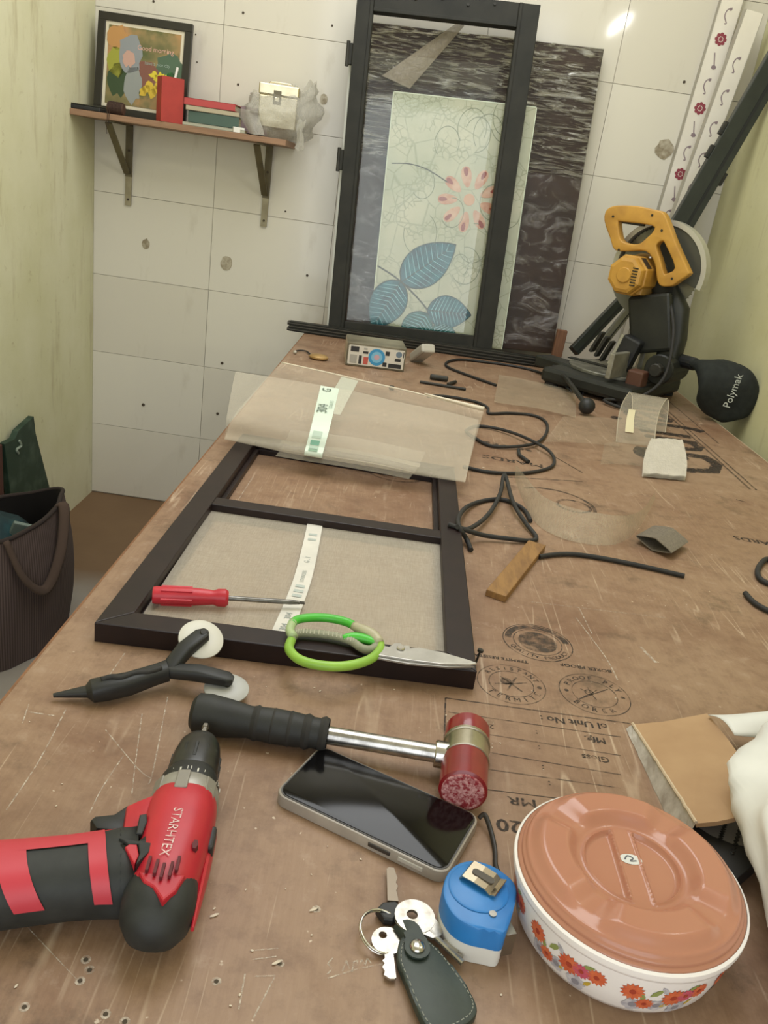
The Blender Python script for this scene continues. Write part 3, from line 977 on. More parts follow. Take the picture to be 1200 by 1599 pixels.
# printed glass panel
XG = lean_frame(0.1, 2.935, 0.075, 0.035)
g = [inv_px(XG, *p) for p in ((620, 148), (849, 166), (770, 566), (572, 548))]
gx0, gx1, gt = (g[0].x + g[3].x) / 2, (g[1].x + g[2].x) / 2, (g[0].y + g[1].y) / 2
gl = thing('printed_glass', 'pale green glass panel printed with blue leaves and a flower, behind the black frame', 'glass panel', (0.1, 2.935, TZ))
def glass_mat():
    k = NT('printed_glass')
    v1 = k.n('ShaderNodeTexVoronoi', feature='DISTANCE_TO_EDGE')
    v1.inputs['Scale'].default_value = 46
    k.l(k.coord((1, 1, 1)), v1.inputs['Vector'])
    net = k.ramp(v1.outputs['Distance'], [(0.0, 1.0), (0.08, 0.0)])
    v2 = k.n('ShaderNodeTexVoronoi', feature='DISTANCE_TO_EDGE')
    v2.inputs['Scale'].default_value = 11
    k.l(k.coord((1, 1, 1)), v2.inputs['Vector'])
    big = k.ramp(v2.outputs['Distance'], [(0.0, .8), (0.025, 0.0)])
    area_ = k.ramp(k.noise(k.coord(), 9, 2), [(.47, 0.), (.53, 1.)])
    m1 = k.n('ShaderNodeMath', operation='MULTIPLY')
    k.l(net, m1.inputs[0]); k.l(area_, m1.inputs[1])
    mx = k.n('ShaderNodeMath', operation='MAXIMUM')
    k.l(m1.outputs[0], mx.inputs[0]); k.l(big, mx.inputs[1])
    t = k.noise(k.coord(), 5, 4)
    base = k.mix(k.ramp(t, [(.35, 0.), (.65, 1.)]), lin('#a9ae94'), lin('#bdbca2'))
    base = k.mix(k.n_mul(mx.outputs[0], .8), base, lin('#8a8f72'))
    k.l(base, k.b.inputs['Base Color'])
    k.b.inputs['Roughness'].default_value = .12
    k.b.inputs['Specular IOR Level'].default_value = .35
    return k.m
pane = part('pane', B(XG).box(((gx0 + gx1) / 2, gt / 2, 0), (gx1 - gx0, gt, .005), bevel=.0008), glass_mat(), gl)
part('edge', B(XG).box((gx0 - .0015, gt / 2, 0), (.003, gt, .0055)), mat('glass_edge', '#cfd8c0', .3), gl)
part('edge', B(XG).box((gx1 + .0015, gt / 2, 0), (.003, gt, .0055)), mat('glass_edge', '#cfd8c0', .3), gl)
part('edge', B(XG).box(((gx0 + gx1) / 2, gt + .0015, 0), (gx1 - gx0, .003, .0055)), mat('glass_edge', '#cfd8c0', .3), gl)
GZ = .0030
M_VEIN = mat('leaf_vein', '#7fb0b8', .3)
M_LEAFD = mat('leaf_outline', '#1f3532', .3)
M_STEM = mat('printed_stem', '#45493a', .3)
def leaf_mat():
    k = NT('printed_leaf_blue')
    n = k.noise(k.coord(), 22, 3)
    k.l(k.mix(k.ramp(n, [(.35, 0.), (.65, 1.)]), lin('#1e666e'), lin('#113f47')), k.b.inputs['Base Color'])
    k.b.inputs['Roughness'].default_value = .2
    return k.m
M_LEAF = leaf_mat()
M_LEAFG = mat('printed_leaf_green', '#2f6d64', .2, c2='#1f4a47', scale=22)
def gpt(px, py):
    q = inv_px(XG, px, py)
    return V((q.x, q.y))
def leaf(base_px, tip_px, wide, m):
    a, t_ = gpt(*base_px), gpt(*tip_px)
    d = t_ - a
    L = d.length
    u = d / L
    w = V((-u.y, u.x))
    def pt_(s, k):
        wd = wide * L * (math.sin(PI * min(1, s ** .8)) ** .75) * (1 if s < .75 else 1 - (s - .75) * .5)
        return a + u * (L * s) + w * (wd * k)
    N = 14
    out = [pt_(i / N, 1) for i in range(N + 1)] + [pt_(i / N, -1) for i in range(N - 1, 0, -1)]
    lo = [a + u * L * .5 + (q - a - u * L * .5) * 1.05 for q in out]
    o = part('printed_leaf', B(XG).flat([(q.x, max(q.y, .003)) for q in lo], GZ), M_LEAFD, pane)
    b = B(XG)
    b.flat([(q.x, max(q.y, .004)) for q in out], GZ + .0002)
    part('printed_leaf', b, m, pane)
    b = B(XG)
    def line(p, q, wd, wd2=None):
        if p.y < .006 or q.y < .006:
            return
        dd = (q - p); nn = V((-dd.y, dd.x)).normalized()
        w2 = wd if wd2 is None else wd2
        b.add([(p.x + nn.x * wd, p.y + nn.y * wd, GZ + .0004), (q.x + nn.x * w2, q.y + nn.y * w2, GZ + .0004), (q.x - nn.x * w2, q.y - nn.y * w2, GZ + .0004), (p.x - nn.x * wd, p.y - nn.y * wd, GZ + .0004)], [(0, 1, 2, 3)])
    for i in range(1, 11):
        s = i / 11
        for sg in (1, -1):
            line(a + u * (L * s * .92), pt_(min(1, s * .88 + .13), sg * .95), .0017 * (1 - .4 * s), .0005)
    part('printed_veins', b, M_VEIN, pane)
    b = B(XG)
    line(a, t_, .0022, .0008)
    part('printed_midrib', b, M_LEAFD, pane)
leaf((628, 440), (711, 383), .30, M_LEAF)
leaf((626, 440), (582, 512), .33, M_LEAF)
leaf((668, 484), (735, 492), .36, M_LEAF)
leaf((668, 490), (630, 540), .38, M_LEAFG)
leaf((676, 510), (714, 544), .36, M_LEAFG)
b = B(XG)
def gline(pts, w):
    P = smooth_path([V((gpt(*p).x, gpt(*p).y, 0)) for p in pts], 4)
    for i in range(len(P) - 1):
        d = (P[i + 1] - P[i]).normalized(); nn = V((-d.y, d.x, 0)) * w
        z = V((0, 0, GZ + .0001))
        b.add([P[i] + nn + z, P[i + 1] + nn + z, P[i + 1] - nn + z, P[i] - nn + z], [(0, 1, 2, 3)])
gline([(590, 415), (627, 440), (668, 484), (676, 512)], .0028)
gline([(612, 255), (640, 256), (668, 265), (700, 285)], .0018)
part('printed_stem', b, M_STEM, pane)
M_ARC = mat('printed_arc', '#7d846a', .25)
random.seed(3)
for i in range(16):
    ax_, ay_ = gx0 + .03 + (gx1 - gx0 - .06) * random.random(), gt * (.30 + .66 * random.random())
    r_ = .035 + .035 * random.random(); a0_ = random.uniform(0, 6.28); w_ = .0013
    b = B(XG)
    N_ = 26
    ring = [(a0_ + 4.4 * q / N_) for q in range(N_ + 1)]
    pts_ = [[(min(gx1 - .002, max(gx0 + .002, ax_ + (r_ + o_) * math.cos(t_) * .8)), min(gt - .002, max(.004, ay_ + (r_ + o_) * math.sin(t_))), GZ + .00005) for t_ in ring] for o_ in (-w_, w_)]
    b.add(pts_[0] + pts_[1], [(q, q + 1, N_ + 2 + q, N_ + 1 + q) for q in range(N_)])
    part('printed_arc', b, M_ARC, pane)
fc = gpt(733, 312)
M_PETAL = mat('printed_petal', '#b5805f', .2, c2='#c9a88c', scale=26)
M_PETD = mat('printed_petal_red', '#8c4636', .2)
sc_ = (gpt(733, 262) - fc).length
for i in range(9):
    a = PI / 2 + .25 + 2 * PI * i / 9
    cx_, cy_ = fc.x + math.cos(a) * sc_ * .72, fc.y + math.sin(a) * sc_ * .72
    pts = []
    for j in range(14):
        t_ = 2 * PI * j / 14
        lx, ly = math.cos(t_) * sc_ * .34, math.sin(t_) * sc_ * .17 * (1 + .25 * math.cos(t_))
        pts.append((cx_ + lx * math.cos(a) - ly * math.sin(a), cy_ + lx * math.sin(a) + ly * math.cos(a)))
    part('printed_petal', B(XG).flat(pts, GZ), M_PETAL, pane)
    pts2 = [(cx_ + (p[0] - cx_) * .42 + math.cos(a) * sc_ * .16, cy_ + (p[1] - cy_) * .42 + math.sin(a) * sc_ * .16) for p in pts]
    part('printed_petal', B(XG).flat(pts2, GZ + .0002), M_PETD, pane)
part('printed_flower_eye', B(XG).flat([(fc.x + sc_ * .19 * math.cos(2 * PI * j / 16), fc.y + sc_ * .19 * math.sin(2 * PI * j / 16)) for j in range(16)], GZ + .0004), mat('printed_eye', '#c49a76', .2), pane)

# black aluminium door frame in front of it
XF = lean_frame(0.03, 2.878, 0.095, 0.032)
f_ = [inv_px(XF, *p) for p in ((557, 0), (838, 12), (771, 556), (514, 520))]
fx0, fx1, ft = (f_[0].x + f_[3].x) / 2, (f_[1].x + f_[2].x) / 2, f_[1].y + .004
df = thing('door_frame', 'tall black aluminium frame leaning on the back wall in front of the glass panel', 'frame', (0.03, 2.878, TZ))
SW = .054
def rail_shape(x0, y0, x1, y1, vertical):
    b = B(XF)
    b.box(((x0 + x1) / 2, (y0 + y1) / 2, 0), (abs(x1 - x0), abs(y1 - y0), .034), bevel=.0015)
    if vertical:
        xin = x1 - .006 if x0 < 0.0 else x0 + .006
        b.box((xin, (y0 + y1) / 2, .0185), (.010, abs(y1 - y0), .006), bevel=.001)
    else:
        b.box(((x0 + x1) / 2, min(y0, y1) + .006, .0185), (abs(x1 - x0), .010, .006), bevel=.001)
    return b
part('stile', rail_shape(fx0, 0, fx0 + SW, ft, True), M_BLACKAL, df)
part('stile', rail_shape(fx1 - SW - .012, 0, fx1, ft, True), M_BLACKAL, df)
tr = part('rail', rail_shape(fx0 + SW, ft - .07, fx1 - SW - .012, ft, False), M_BLACKAL, df)
part('rail', rail_shape(fx0 + SW, 0, fx1 - SW - .012, .045, False), M_BLACKAL, df)
for i in range(6):
    x = fx0 + .1 + (fx1 - fx0 - .16) * i / 5
    part('screw', B(XF).cyl((x, ft - .012 - .010 * (i % 2), .017), (x, ft - .012 - .010 * (i % 2), .021), .0045, 8), M_DARKIRON, tr)
for py in (85, 250):
    q = inv_px(XF, 545 if py < 100 else 533, py)
    hg = part('hinge', B(XF).box((fx0 - .008, q.y, .006), (.016, .062, .014), bevel=.002), M_BLACKAL, df)
    part('pin', B(XF).cyl((fx0 - .015, q.y - .036, .010), (fx0 - .015, q.y + .036, .010), .006, 10), M_DARKIRON, hg)
# clear glass sheet between frame and printed panel, its edge sticking out on the left
XC = lean_frame(0.03, 2.912, 0.086, 0.032)
cx0 = inv_px(XC, 513, 480).x
cgt = inv_px(XC, 531, 75).y
cg = thing('clear_glass', 'clear glass sheet just behind the black frame, its edge showing left of the frame', 'glass', (0.03, 2.912, TZ))
M_CLEAR = film_mat('clear_pane', .3, .7, .03, .05, 3, (1, 1, 1), .02, .02, '#f2f6ee')
part('pane', B(XC).box(((cx0 + fx1 - .1) / 2, cgt / 2, 0), (fx1 - .1 - cx0, cgt, .004)), M_CLEAR, cg)
part('ground_edge', B(XC).box((cx0 + .004, cgt / 2, 0), (.008, cgt, .0045)), mat('ground_glass', '#e4e4da', .4), cg)

# black profile lying along the foot of the panels
p0, p1 = T(455, 518, .015), T(882, 575, .012)
yb = 2.832
bl = thing('aluminium_profile', 'long black aluminium profile lying across the far end of the bench', 'metal profile', (.1, yb, TZ))
x0, x1 = WY(452, 512, yb).x, WY(882, 575, yb).x
b = B()
b.box(((x0 + x1) / 2, yb, TZ + .0175), (x1 - x0, .026, .033), bevel=.001)
part('bar', b, M_BLACKAL, bl)
b = B()
for z in (.008, .018, .028):
    b.box(((x0 + x1) / 2, yb - .0145, TZ + z), (x1 - x0, .004, .003))
part('ridge', b, mat('profile_ridge', '#4a4740', .4, .3), bl)
b = B()
for dy in (-.009, .009):
    for z in (.008, .027):
        b.cyl((x0 - .006, yb + dy, TZ + z), (x0 + .001, yb + dy, TZ + z), .006, 8)
part('open_end', b, mat('profile_end', '#46423c', .5, .3), bl)
# stub of brown wood by the wall
q = WY(868, 552, 2.90)
wb = single('wood_block', B().box((q.x + .006, 2.905, TZ + .063), (.034, .026, .124), (0.0, .02, 0), bevel=.002), mat('stub_wood', '#6b4a35', .7, c2='#80593f', scale=20, stretch=(8, 8, 1)), 'short upright stub of brown wood between the wrapped sheet and the saw', 'wood', (q.x, 2.905, TZ))

# ================================================================== WHITE PRINTED STRIPS AND BLACK BARS IN THE CORNER
M_STRIP = mat('strip_white', '#ece6da', .35, c2='#e2dbcd', scale=6)
M_STRIPS = mat('strip_side', '#a8a294', .5)
M_PRED = mat('print_dark_red', '#8f3a46', .5)
M_PGR = mat('print_mauve', '#8d7c80', .5)
def strip_thing(a, t_, w, thick, label, motifs, nrm):
    d = (t_ - a).normalized()
    side = d.cross(V(nrm)).normalized()
    X = frame(a, side, d)                 # x across, y along, z towards the room
    if (X.to_3x3() @ V((0, 0, 1))).y > 0:
        X = frame(a, -side, d)
    L = (t_ - a).length
    o = thing('moulding_strip', label, 'strip', a, 'printed white strips in the corner')
    body = part('strip', B(X).box((0, L / 2, -thick / 2), (w, L, thick), bevel=.0015), M_STRIP, o)
    part('lip', B(X).box((w / 2 - .001, L / 2, -thick / 2 - .010), (.003, L, thick + .02)), M_STRIPS, o)
    part('lip', B(X).box((-w / 2 + .001, L / 2, -thick / 2 - .010), (.003, L, thick + .02)), M_STRIPS, o)
    for s, kind in motifs(L):
        if kind == 'flower':
            b = B(X)
            b.flat([(.0065 * math.cos(2 * PI * j / 8), s + .0065 * math.sin(2 * PI * j / 8)) for j in range(8)], .0006)
            for i in range(8):
                a_ = 2 * PI * i / 8
                b.flat([(.0135 * math.cos(a_) + .0062 * math.cos(2 * PI * j / 8), s + .0135 * math.sin(a_) + .0062 * math.sin(2 * PI * j / 8)) for j in range(8)], .0004 + .00005 * i)
            part('printed_flower', b, M_PRED, body)
        elif kind == 'stem':
            b = B(X)
            b.tube(smooth_path([(-.006, s + .028, .0003), (-.001, s + .01, .0003), (.004, s - .008, .0003)]), .002, 6, flat=.15)
            b.flat([(.004 + .009 * math.cos(2 * PI * j / 6 + .4), s - .013 + .007 * math.sin(2 * PI * j / 6 + .4)) for j in range(6)], .0006)
            part('printed_bud', b, M_PGR, body)
        else:
            b = B(X)
            b.tube(smooth_path([(.008, s + .022, .0003), (-.006, s + .014, .0003), (-.009, s - .004, .0003), (.002, s - .022, .0003), (-.004, s - .024, .0003)]), .0018, 6, flat=.15)
            b.flat([(.004 + .005 * math.cos(2 * PI * j / 6), s + .018 + .005 * math.sin(2 * PI * j / 6)) for j in range(6)], .0006)
            part('printed_sprig', b, M_PGR, body)
    return o
def line_at(px_a, px_b, y_a, y_b, z_lo, z_hi):
    a, c_ = WY(*px_a, y_a), WY(*px_b, y_b)
    f = lambda z: a + (c_ - a) * ((z - a.z) / (c_.z - a.z))
    return f(z_lo), f(z_hi)
a1, t1 = line_at((1047, 325), (1143, 5), 3.045, 3.058, TZ + .012, 2.15)
a1.x, t1.x = max(a1.x, -1), min(t1.x, .985)
def mot1(L):
    out = []
    s = .05
    i = 0
    while s < L - .04:
        out.append((s, ('flower', 'sprig', 'stem')[i % 3]))
        s += .0680
        i += 1
    return out
strip_thing(a1, t1, .070, .010, 'white strip printed with red flowers, left one of the two in the corner', mot1, (0, -1, 0))
a2, t2 = line_at((1069, 325), (1181, 15), 2.975, 2.99, TZ + .012, 1.955)
def mot2(L):
    return [(.05 + .095 * i, 'sprig') for i in range(int((L - .06) / .095))]
strip_thing(a2, t2, .058, .012, 'white strip printed with small sprigs only, right one of the two in the corner', mot2, (0, -1, 0))

def bar_thing(name, label, a, t_, w, d_, m, parts=(), ref=(0, -1, 0)):
    dr = (t_ - a).normalized()
    side = dr.cross(V(ref)).normalized()
    X = frame(a, side, dr)
    if (X.to_3x3() @ V((0, 0, 1))).y > 0:
        X = frame(a, -side, dr)
    L = (t_ - a).length
    o = thing(name, label, 'metal profile', a)
    body = part('bar', B(X).box((0, L / 2, 0), (w, L, d_), bevel=.002), m, o)
    part('groove', B(X).box((w * .18, L / 2, d_ / 2 + .0005), (w * .12, L, .003)), mat('bar_groove', '#141615', .6), o)
    for s, sd, n_ in parts:
        part(n_, B(X).box((sd * (w / 2 + .005), L * s, 0), (.012, .04, d_ * .6), bevel=.002), M_DARKIRON, o)
    return o, X, L
M_GREENBLK = mat('black_green_aluminium', '#20251f', .4, c2='#2a2f28', scale=20)
a3, t3 = V((.62, 2.975, TZ + .02)), V((.978, 2.70, 1.80))
bar_thing('aluminium_bar', 'thick black bar leaning on the right wall above the saw', WY(1064, 352, 2.86) + (WY(1064, 352, 2.86) - WX(1192, 132, .985)) * .35, WX(1192, 132, .985) + (WX(1192, 132, .985) - WY(1064, 352, 2.86)) * .28, .072, .03, M_GREENBLK, ((.52, -1, 'clip'), (.62, -1, 'clip'), (.45, 1, 'clip')))
a4, t4 = WY(893, 552, 2.80), WY(1000, 440, 2.93)
d4 = (t4 - a4)
bar_thing('aluminium_bar', 'short black bar sloping up behind the saw from beside the wooden stub', a4 + d4 * .03, a4 + d4 * 1.22, .036, .03, M_GREENBLK)
a5, t5 = WY(930, 550, 2.70), WY(1010, 450, 2.82)
d5 = (t5 - a5)
bar_thing('aluminium_bar', 'bare grey bar sloping up behind the saw, below the short black one', a5 + d5 * .03, a5 + d5 * 1.12, .026, .02, mat('grey_aluminium', '#77756a', .45, .5))

# ================================================================== MITRE SAW
SC = V((0.705, 2.585, TZ))
nS = V((-.60, -.80, 0))                       # from blade to motor
uS = V((.80, -.60, 0))                        # towards the back of the saw
saw = thing('mitre_saw', 'worn yellow and black mitre saw standing at the far right corner of the bench', 'power saw', SC)
bc = WY(1030, 422, 2.585)                     # blade centre
XB = frame(bc, uS, (0, 0, 1))                 # local x back, y up, z towards motor
if (XB.to_3x3() @ V((0, 0, 1))).dot(nS) < 0:
    XB = Matrix.Translation(bc) @ Matrix((( uS.x, 0, nS.x, 0), (uS.y, 0, nS.y, 0), (0, 1, 0, 0), (0, 0, 0, 1)))
M_YEL = mat('saw_yellow', '#c2923e', .42, c2='#ad7f38', scale=18, lo=.45, hi=.75)
M_SAWBLK = mat('saw_black', '#171916', .5, c2='#262822', scale=14)
M_SAWGREY = mat('saw_grey', '#8f8d80', .45, .5, c2='#5f5e54', scale=18)
def sawpx(px, py, z):
    n = XB.to_3x3() @ V((0, 0, 1))
    q = XB.inverted() @ ONP(px, py, bc + n * z, n)
    return (q.x, q.y)
# blade
RB = .126
teeth = []
for i in range(60):
    a = 2 * PI * i / 60
    teeth += [(RB * math.cos(a), RB * math.sin(a)), ((RB - .004) * math.cos(a + .02), (RB - .004) * math.sin(a + .02)), ((RB - .005) * math.cos(a + .075), (RB - .005) * math.sin(a + .075))]
bld = part('blade', B(XB).prism(teeth, -.001, .001), mat('blade_steel', '#85847a', .35, .8, c2='#6a6960', scale=12), saw)
part('arbor', B(XB).cyl((0, 0, -.012), (0, 0, .02), .022, 16, bevel=.002), M_SAWGREY, bld)
# guard: dark upper cover with a pale rim, open below
RG = .141
def arc(r, a0, a1, n=30):
    return [(r * math.cos(a0 + (a1 - a0) * i / n), r * math.sin(a0 + (a1 - a0) * i / n)) for i in range(n + 1)]
A0, A1 = -.25, PI + .15
gd = part('blade_guard', B(XB).prism(arc(RG, A0, A1) + arc(.03, A1, A0, 8), -.020, -.012), mat('guard_dark', '#3b3c36', .45, .2), saw)
part('rim', B(XB).prism(arc(RG + .002, A0, A1) + arc(RG - .012, A1, A0), -.022, .016), mat('guard_rim', '#c2c0b4', .35, .4), gd)
part('cover', B(XB).prism(arc(RG - .012, A0, PI * .62) + arc(.03, PI * .62, A0, 8), .006, .012), mat('guard_smoke', '#4b4c44', .3, .1), gd)
part('retracting_guard', B(XB).prism(arc(.150, PI * 1.02, PI * 1.62, 18) + arc(.06, PI * 1.62, PI * 1.02, 10), .003, .0055), mat('guard_grey', '#6f6f64', .4, .2), gd)
# motor
mc = V(sawpx(992, 430, .06) + (0.06,))
def octo(r, k=.83):
    return [(mc.x + r * math.cos(PI / 8 + PI / 4 * i) * 1.0, mc.y + r * math.sin(PI / 8 + PI / 4 * i)) for i in range(8)]
mot = part('motor_housing', B(XB).prism(octo(.060), .015, .112, bevel=.004), M_YEL, saw)
X_ = XB @ Matrix.Translation((mc.x, mc.y, 0))
capo = part('end_cap', B(X_).prism([(.055 * math.cos(PI / 8 + PI / 4 * i), .055 * math.sin(PI / 8 + PI / 4 * i)) for i in range(8)], .112, .140, bevel=.012), M_YEL, saw)
part('hub', B(X_).cyl((0, 0, .139), (0, 0, .144), .022, 18, bevel=.002), M_YEL, capo)
for i in range(7):
    part('vent', B(X_).box((.031, -.024 + .008 * i, .1405), (.016, .003, .003)), M_SAWBLK, capo)
part('collar', B(X_).cyl((0, 0, .004), (0, 0, .018), .064, 24, bevel=.003), mat('saw_yellow_worn', '#b08a4a', .45), mot)
pl = sawpx(1012, 408, .10)
part('rating_plate', B(X_ @ Matrix.Rotation(-PI / 4, 4, 'Z')).box((.0, .0560, .092), (.036, .002, .030)), mat('plate_dark', '#3a332c', .4), mot)
part('screw', B(X_).cyl((.045, .056, .09), (.045, .060, .09), .005, 8), M_STEEL, mot)
part('gear_case', B(X_).prism([(-.035, -.055), (.045, -.05), (.05, -.02), (-.05, -.02)], .02, .095, bevel=.004), mat('saw_yellow_worn', '#b08a4a', .45), mot)
# D handle plate with its two openings
HZ = .058
out = [sawpx(*p, HZ) for p in ((948, 345), (952, 328), (968, 322), (1000, 323), (1022, 328), (1038, 332), (1046, 346), (1058, 378), (1077, 420), (1079, 428), (1066, 437), (1052, 446), (1036, 446), (1030, 436), (1026, 410), (1012, 392), (985, 392), (964, 390), (957, 372))]
h1 = [sawpx(*p, HZ) for p in ((969, 347), (975, 346), (1022, 352), (1024, 362), (1014, 372), (1000, 382), (976, 378), (970, 362))]
h2 = [sawpx(*p, HZ) for p in ((1028, 384), (1038, 376), (1044, 384), (1058, 418), (1044, 428), (1040, 426), (1034, 404))]
def holed(outline, holes, z0, z1):
    """plate with openings, from a filled curve"""
    c = bpy.data.curves.new('plate', 'CURVE')
    c.dimensions = '2D'
    c.fill_mode = 'BOTH'
    c.extrude = abs(z1 - z0) / 2 - .004
    c.bevel_depth = .004
    c.bevel_resolution = 2
    c.offset = -.003
    for pts in [outline] + holes:
        sp_ = c.splines.new('POLY')
        sp_.points.add(len(pts) - 1)
        for i, p in enumerate(pts):
            sp_.points[i].co = (p[0], p[1], 0, 1)
        sp_.use_cyclic_u = True
    o = bpy.data.objects.new('plate', c)
    COL.objects.link(o)
    me = bpy.data.meshes.new_from_object(o.evaluated_get(bpy.context.evaluated_depsgraph_get()))
    vs = [(v.co.x, v.co.y, v.co.z + (z0 + z1) / 2) for v in me.vertices]
    fs = [tuple(p.vertices) for p in me.polygons]
    bpy.data.objects.remove(o); bpy.data.curves.remove(c); bpy.data.meshes.remove(me)
    return vs, fs
def sm2(pts, k=3):
    return [(p.x, p.y) for p in smooth_path([V((a, b_, 0)) for a, b_ in pts], k, True)]
b = B(XB)
vs, fs = holed(sm2(out), [sm2(h1), sm2(h2)], HZ - .017, HZ + .017)
b.add(vs, fs)
hd = part('handle', b, M_YEL, saw, smooth=True)
for px, py in ((958, 338), (1019, 336), (1034, 360), (967, 390), (1050, 435)):
    q = sawpx(px, py, HZ + .017)
    part('screw', B(XB).cyl((q[0], q[1], HZ + .0165), (q[0], q[1], HZ + .0185), .0035, 8), M_SAWBLK, hd)
q = sawpx(990, 348, HZ)
part('trigger', B(XB).box((q[0], q[1] + .0, HZ), (.07, .012, .016), bevel=.003), M_SAWBLK, hd)
# arm, pivot, base, table, fence
def wp(a, b_, c_):                             # saw ground frame: a along uS (back), b_ along nS, c_ up
    return SC + uS * a + nS * b_ + V((0, 0, c_))
R3 = Matrix((uS, -nS, V((0, 0, 1)))).transposed()
part('arm', B().loft([(wp(.125, 0, .12), nS, uS, .035, .035, 4), (wp(.13, 0, .2), nS, uS, .032, .032, 4), (wp(.10, -.005, .29), nS, uS, .028, .045, 4), (wp(.03, -.02, .36), nS, uS, .02, .05, 4)], 16), M_SAWBLK, saw, smooth=True)
part('arm_cover', B().box(wp(.06, .03, .23), (.13, .035, .17), R3 @ Matrix.Rotation(-.3, 3, 'Y'), bevel=.01), M_SAWBLK, saw)
part('pivot', B().cyl(wp(.13, -.07, .11), wp(.13, .07, .11), .045, 20, bevel=.004), M_SAWBLK, saw)
part('pivot_knob', B().cyl(wp(.13, .07, .11), wp(.13, .10, .11), .02, 10, bevel=.003), M_DARKIRON, saw)
bs = part('base', B().box(wp(-.03, 0, .035), (.30, .40, .045), R3, bevel=.012), M_SAWBLK, saw)
for a in (-.15, .09):
    for c_ in (-.17, .17):
        part('foot', B().cyl(wp(a, c_, 0.0005), wp(a, c_, .014), .022, 12, bevel=.002), M_RUBBER, bs)
tt = part('turntable', B().cyl(wp(-.04, 0, .057), wp(-.04, 0, .068), .135, 40, bevel=.002), M_SAWGREY, saw)
part('table_insert', B().box(wp(-.08, 0, .0695), (.22, .03, .003), R3), M_SAWBLK, tt)
part('table_arm', B().box(wp(-.19, .05, .045), (.16, .075, .036), R3 @ Matrix.Rotation(-.2, 3, 'Z'), bevel=.006), M_SAWBLK, tt)
kb = T(917, 634, .026)
kn = part('locking_knob', B().sphere(kb, .023, 2), M_BLACKPL, saw, smooth=True, auto=3)
q = wp(-.19, .10, .045)
part('rod', B().tube([kb, kb * .4 + q * .6 + V((0, 0, .008)), q], .007, 8), M_DARKIRON, kn)
for sg in (-1, 1):
    part('fence', B().box(wp(.03, sg * .115, .105), (.016, .15, .075), R3, bevel=.003), mat('fence_grey', '#a9a698', .4, .4, c2='#7c796c', scale=16), saw)
part('wrench_card', B().box(wp(-.02, .03, .13), (.03, .003, .10), R3 @ Matrix.Rotation(.25, 3, 'Y'), bevel=.001), mat('pale_card', '#b9b5a2', .5), saw)
for i in range(3):
    part('blade_clamp', B().box(wp(-.06 - .02 * i, .02, .12 + .01 * i), (.01, .03, .07), R3 @ Matrix.Rotation(.35, 3, 'Y'), bevel=.002), M_DARKIRON, saw)
part('blade_cover', B().box(wp(.02, .06, .13), (.06, .04, .11), R3 @ Matrix.Rotation(.25, 3, 'Y'), bevel=.008), M_BLACKPL, saw)
part('side_block', B().box(wp(.085, .10, .075), (.05, .05, .05), R3, bevel=.006), mat('rusty_brown', '#5a3a2a', .6), saw)
part('power_cord', B().tube(smooth_path([wp(.10, .03, .30), wp(.15, .08, .22), wp(.17, .12, .10), wp(.12, .16, .03), wp(.05, .22, .012), wp(.16, .24, .006)], 5), .005, 8), M_RUBBER, saw, smooth=True, auto=3)
# dust bag at the back
q0, q1 = WY(1090, 572, 2.42), WY(1135, 622, 2.33)
bagc = [WY(1078, 566, 2.46), WY(1098, 572, 2.42), WY(1118, 585, 2.38), WY(1132, 605, 2.36), WY(1142, 630, 2.36), WY(1147, 652, 2.36)]
rad = [.014, .028, .060, .083, .078, .040]
secs = []
for i, p in enumerate(bagc):
    d = (bagc[min(i + 1, 5)] - bagc[max(i - 1, 0)]).normalized()
    s_ = V((.96, -.28, 0)); s_ = (s_ - d * s_.dot(d)).normalized()
    secs.append((p, s_, d.cross(s_), rad[i], min(.034, rad[i] * .7), 2.6))
rads = smooth_path([V((r_, 0, 0)) for r_ in rad + []], 6)
cens = smooth_path(bagc, 6)
sides = smooth_path([q_[1] for q_ in secs], 6)
ups = smooth_path([q_[2] for q_ in secs], 6)
fine = [(c_, s_.normalized(), u_.normalized(), max(.004, r_.x), min(.034, max(.004, r_.x) * .7), 2.6) for c_, s_, u_, r_ in zip(cens, sides, ups, rads)]
fine.append((cens[-1] + (cens[-1] - cens[-2]) * .5, fine[-1][1], fine[-1][2], .006, .004, 2.4))
M_BAGBLK = mat('black_cloth', '#161a17', .85, c2='#1f2420', scale=60, bump=.2, bscale=40, bdist=.004)
dbag = part('dust_bag', B().loft(fine, 24), M_BAGBLK, saw, smooth=True, auto=3)
part('bag_neck', B().cyl(WY(1062, 562, 2.50), WY(1086, 569, 2.445), .019, 14, bevel=.002), M_BLACKPL, saw)
# lettering on the bag, reading upwards
mp = bagc[3] + V((.012, -.036, .0))
fwd = V((-.28, -.96, 0))
XT = frame(mp + fwd * .004, V((.10, 0, 1)).normalized(), V((-1, .28, .10)))
part('lettering', B().text('Polymak', .029, XT), mat('bag_print', '#b9bdb4', .7), dbag)

# ================================================================== MESH SCREEN FRAME ON THE BENCH
c_nl, c_nr, c_fr, c_fl = V((-.283, .770)), V((.135, .781)), V((.137, 1.50)), V((-.275, 1.52))
sf = thing('screen_frame', 'dark brown screen frame lying flat on the bench, mesh fitted in its near half', 'frame', (-.07, 1.15, TZ))
FW, FH = .033, .024
def railp(a, b_, w, z0=.0005, h=FH, inset=0.0):
    a, b_ = V(a), V(b_)
    d = (b_ - a).normalized(); nn = V((-d.y, d.x)) * w
    b = B()
    b.prism([(p.x, p.y) for p in (a, b_, b_ + nn, a + nn)], TZ + z0, TZ + z0 + h, None, .001)
    return b
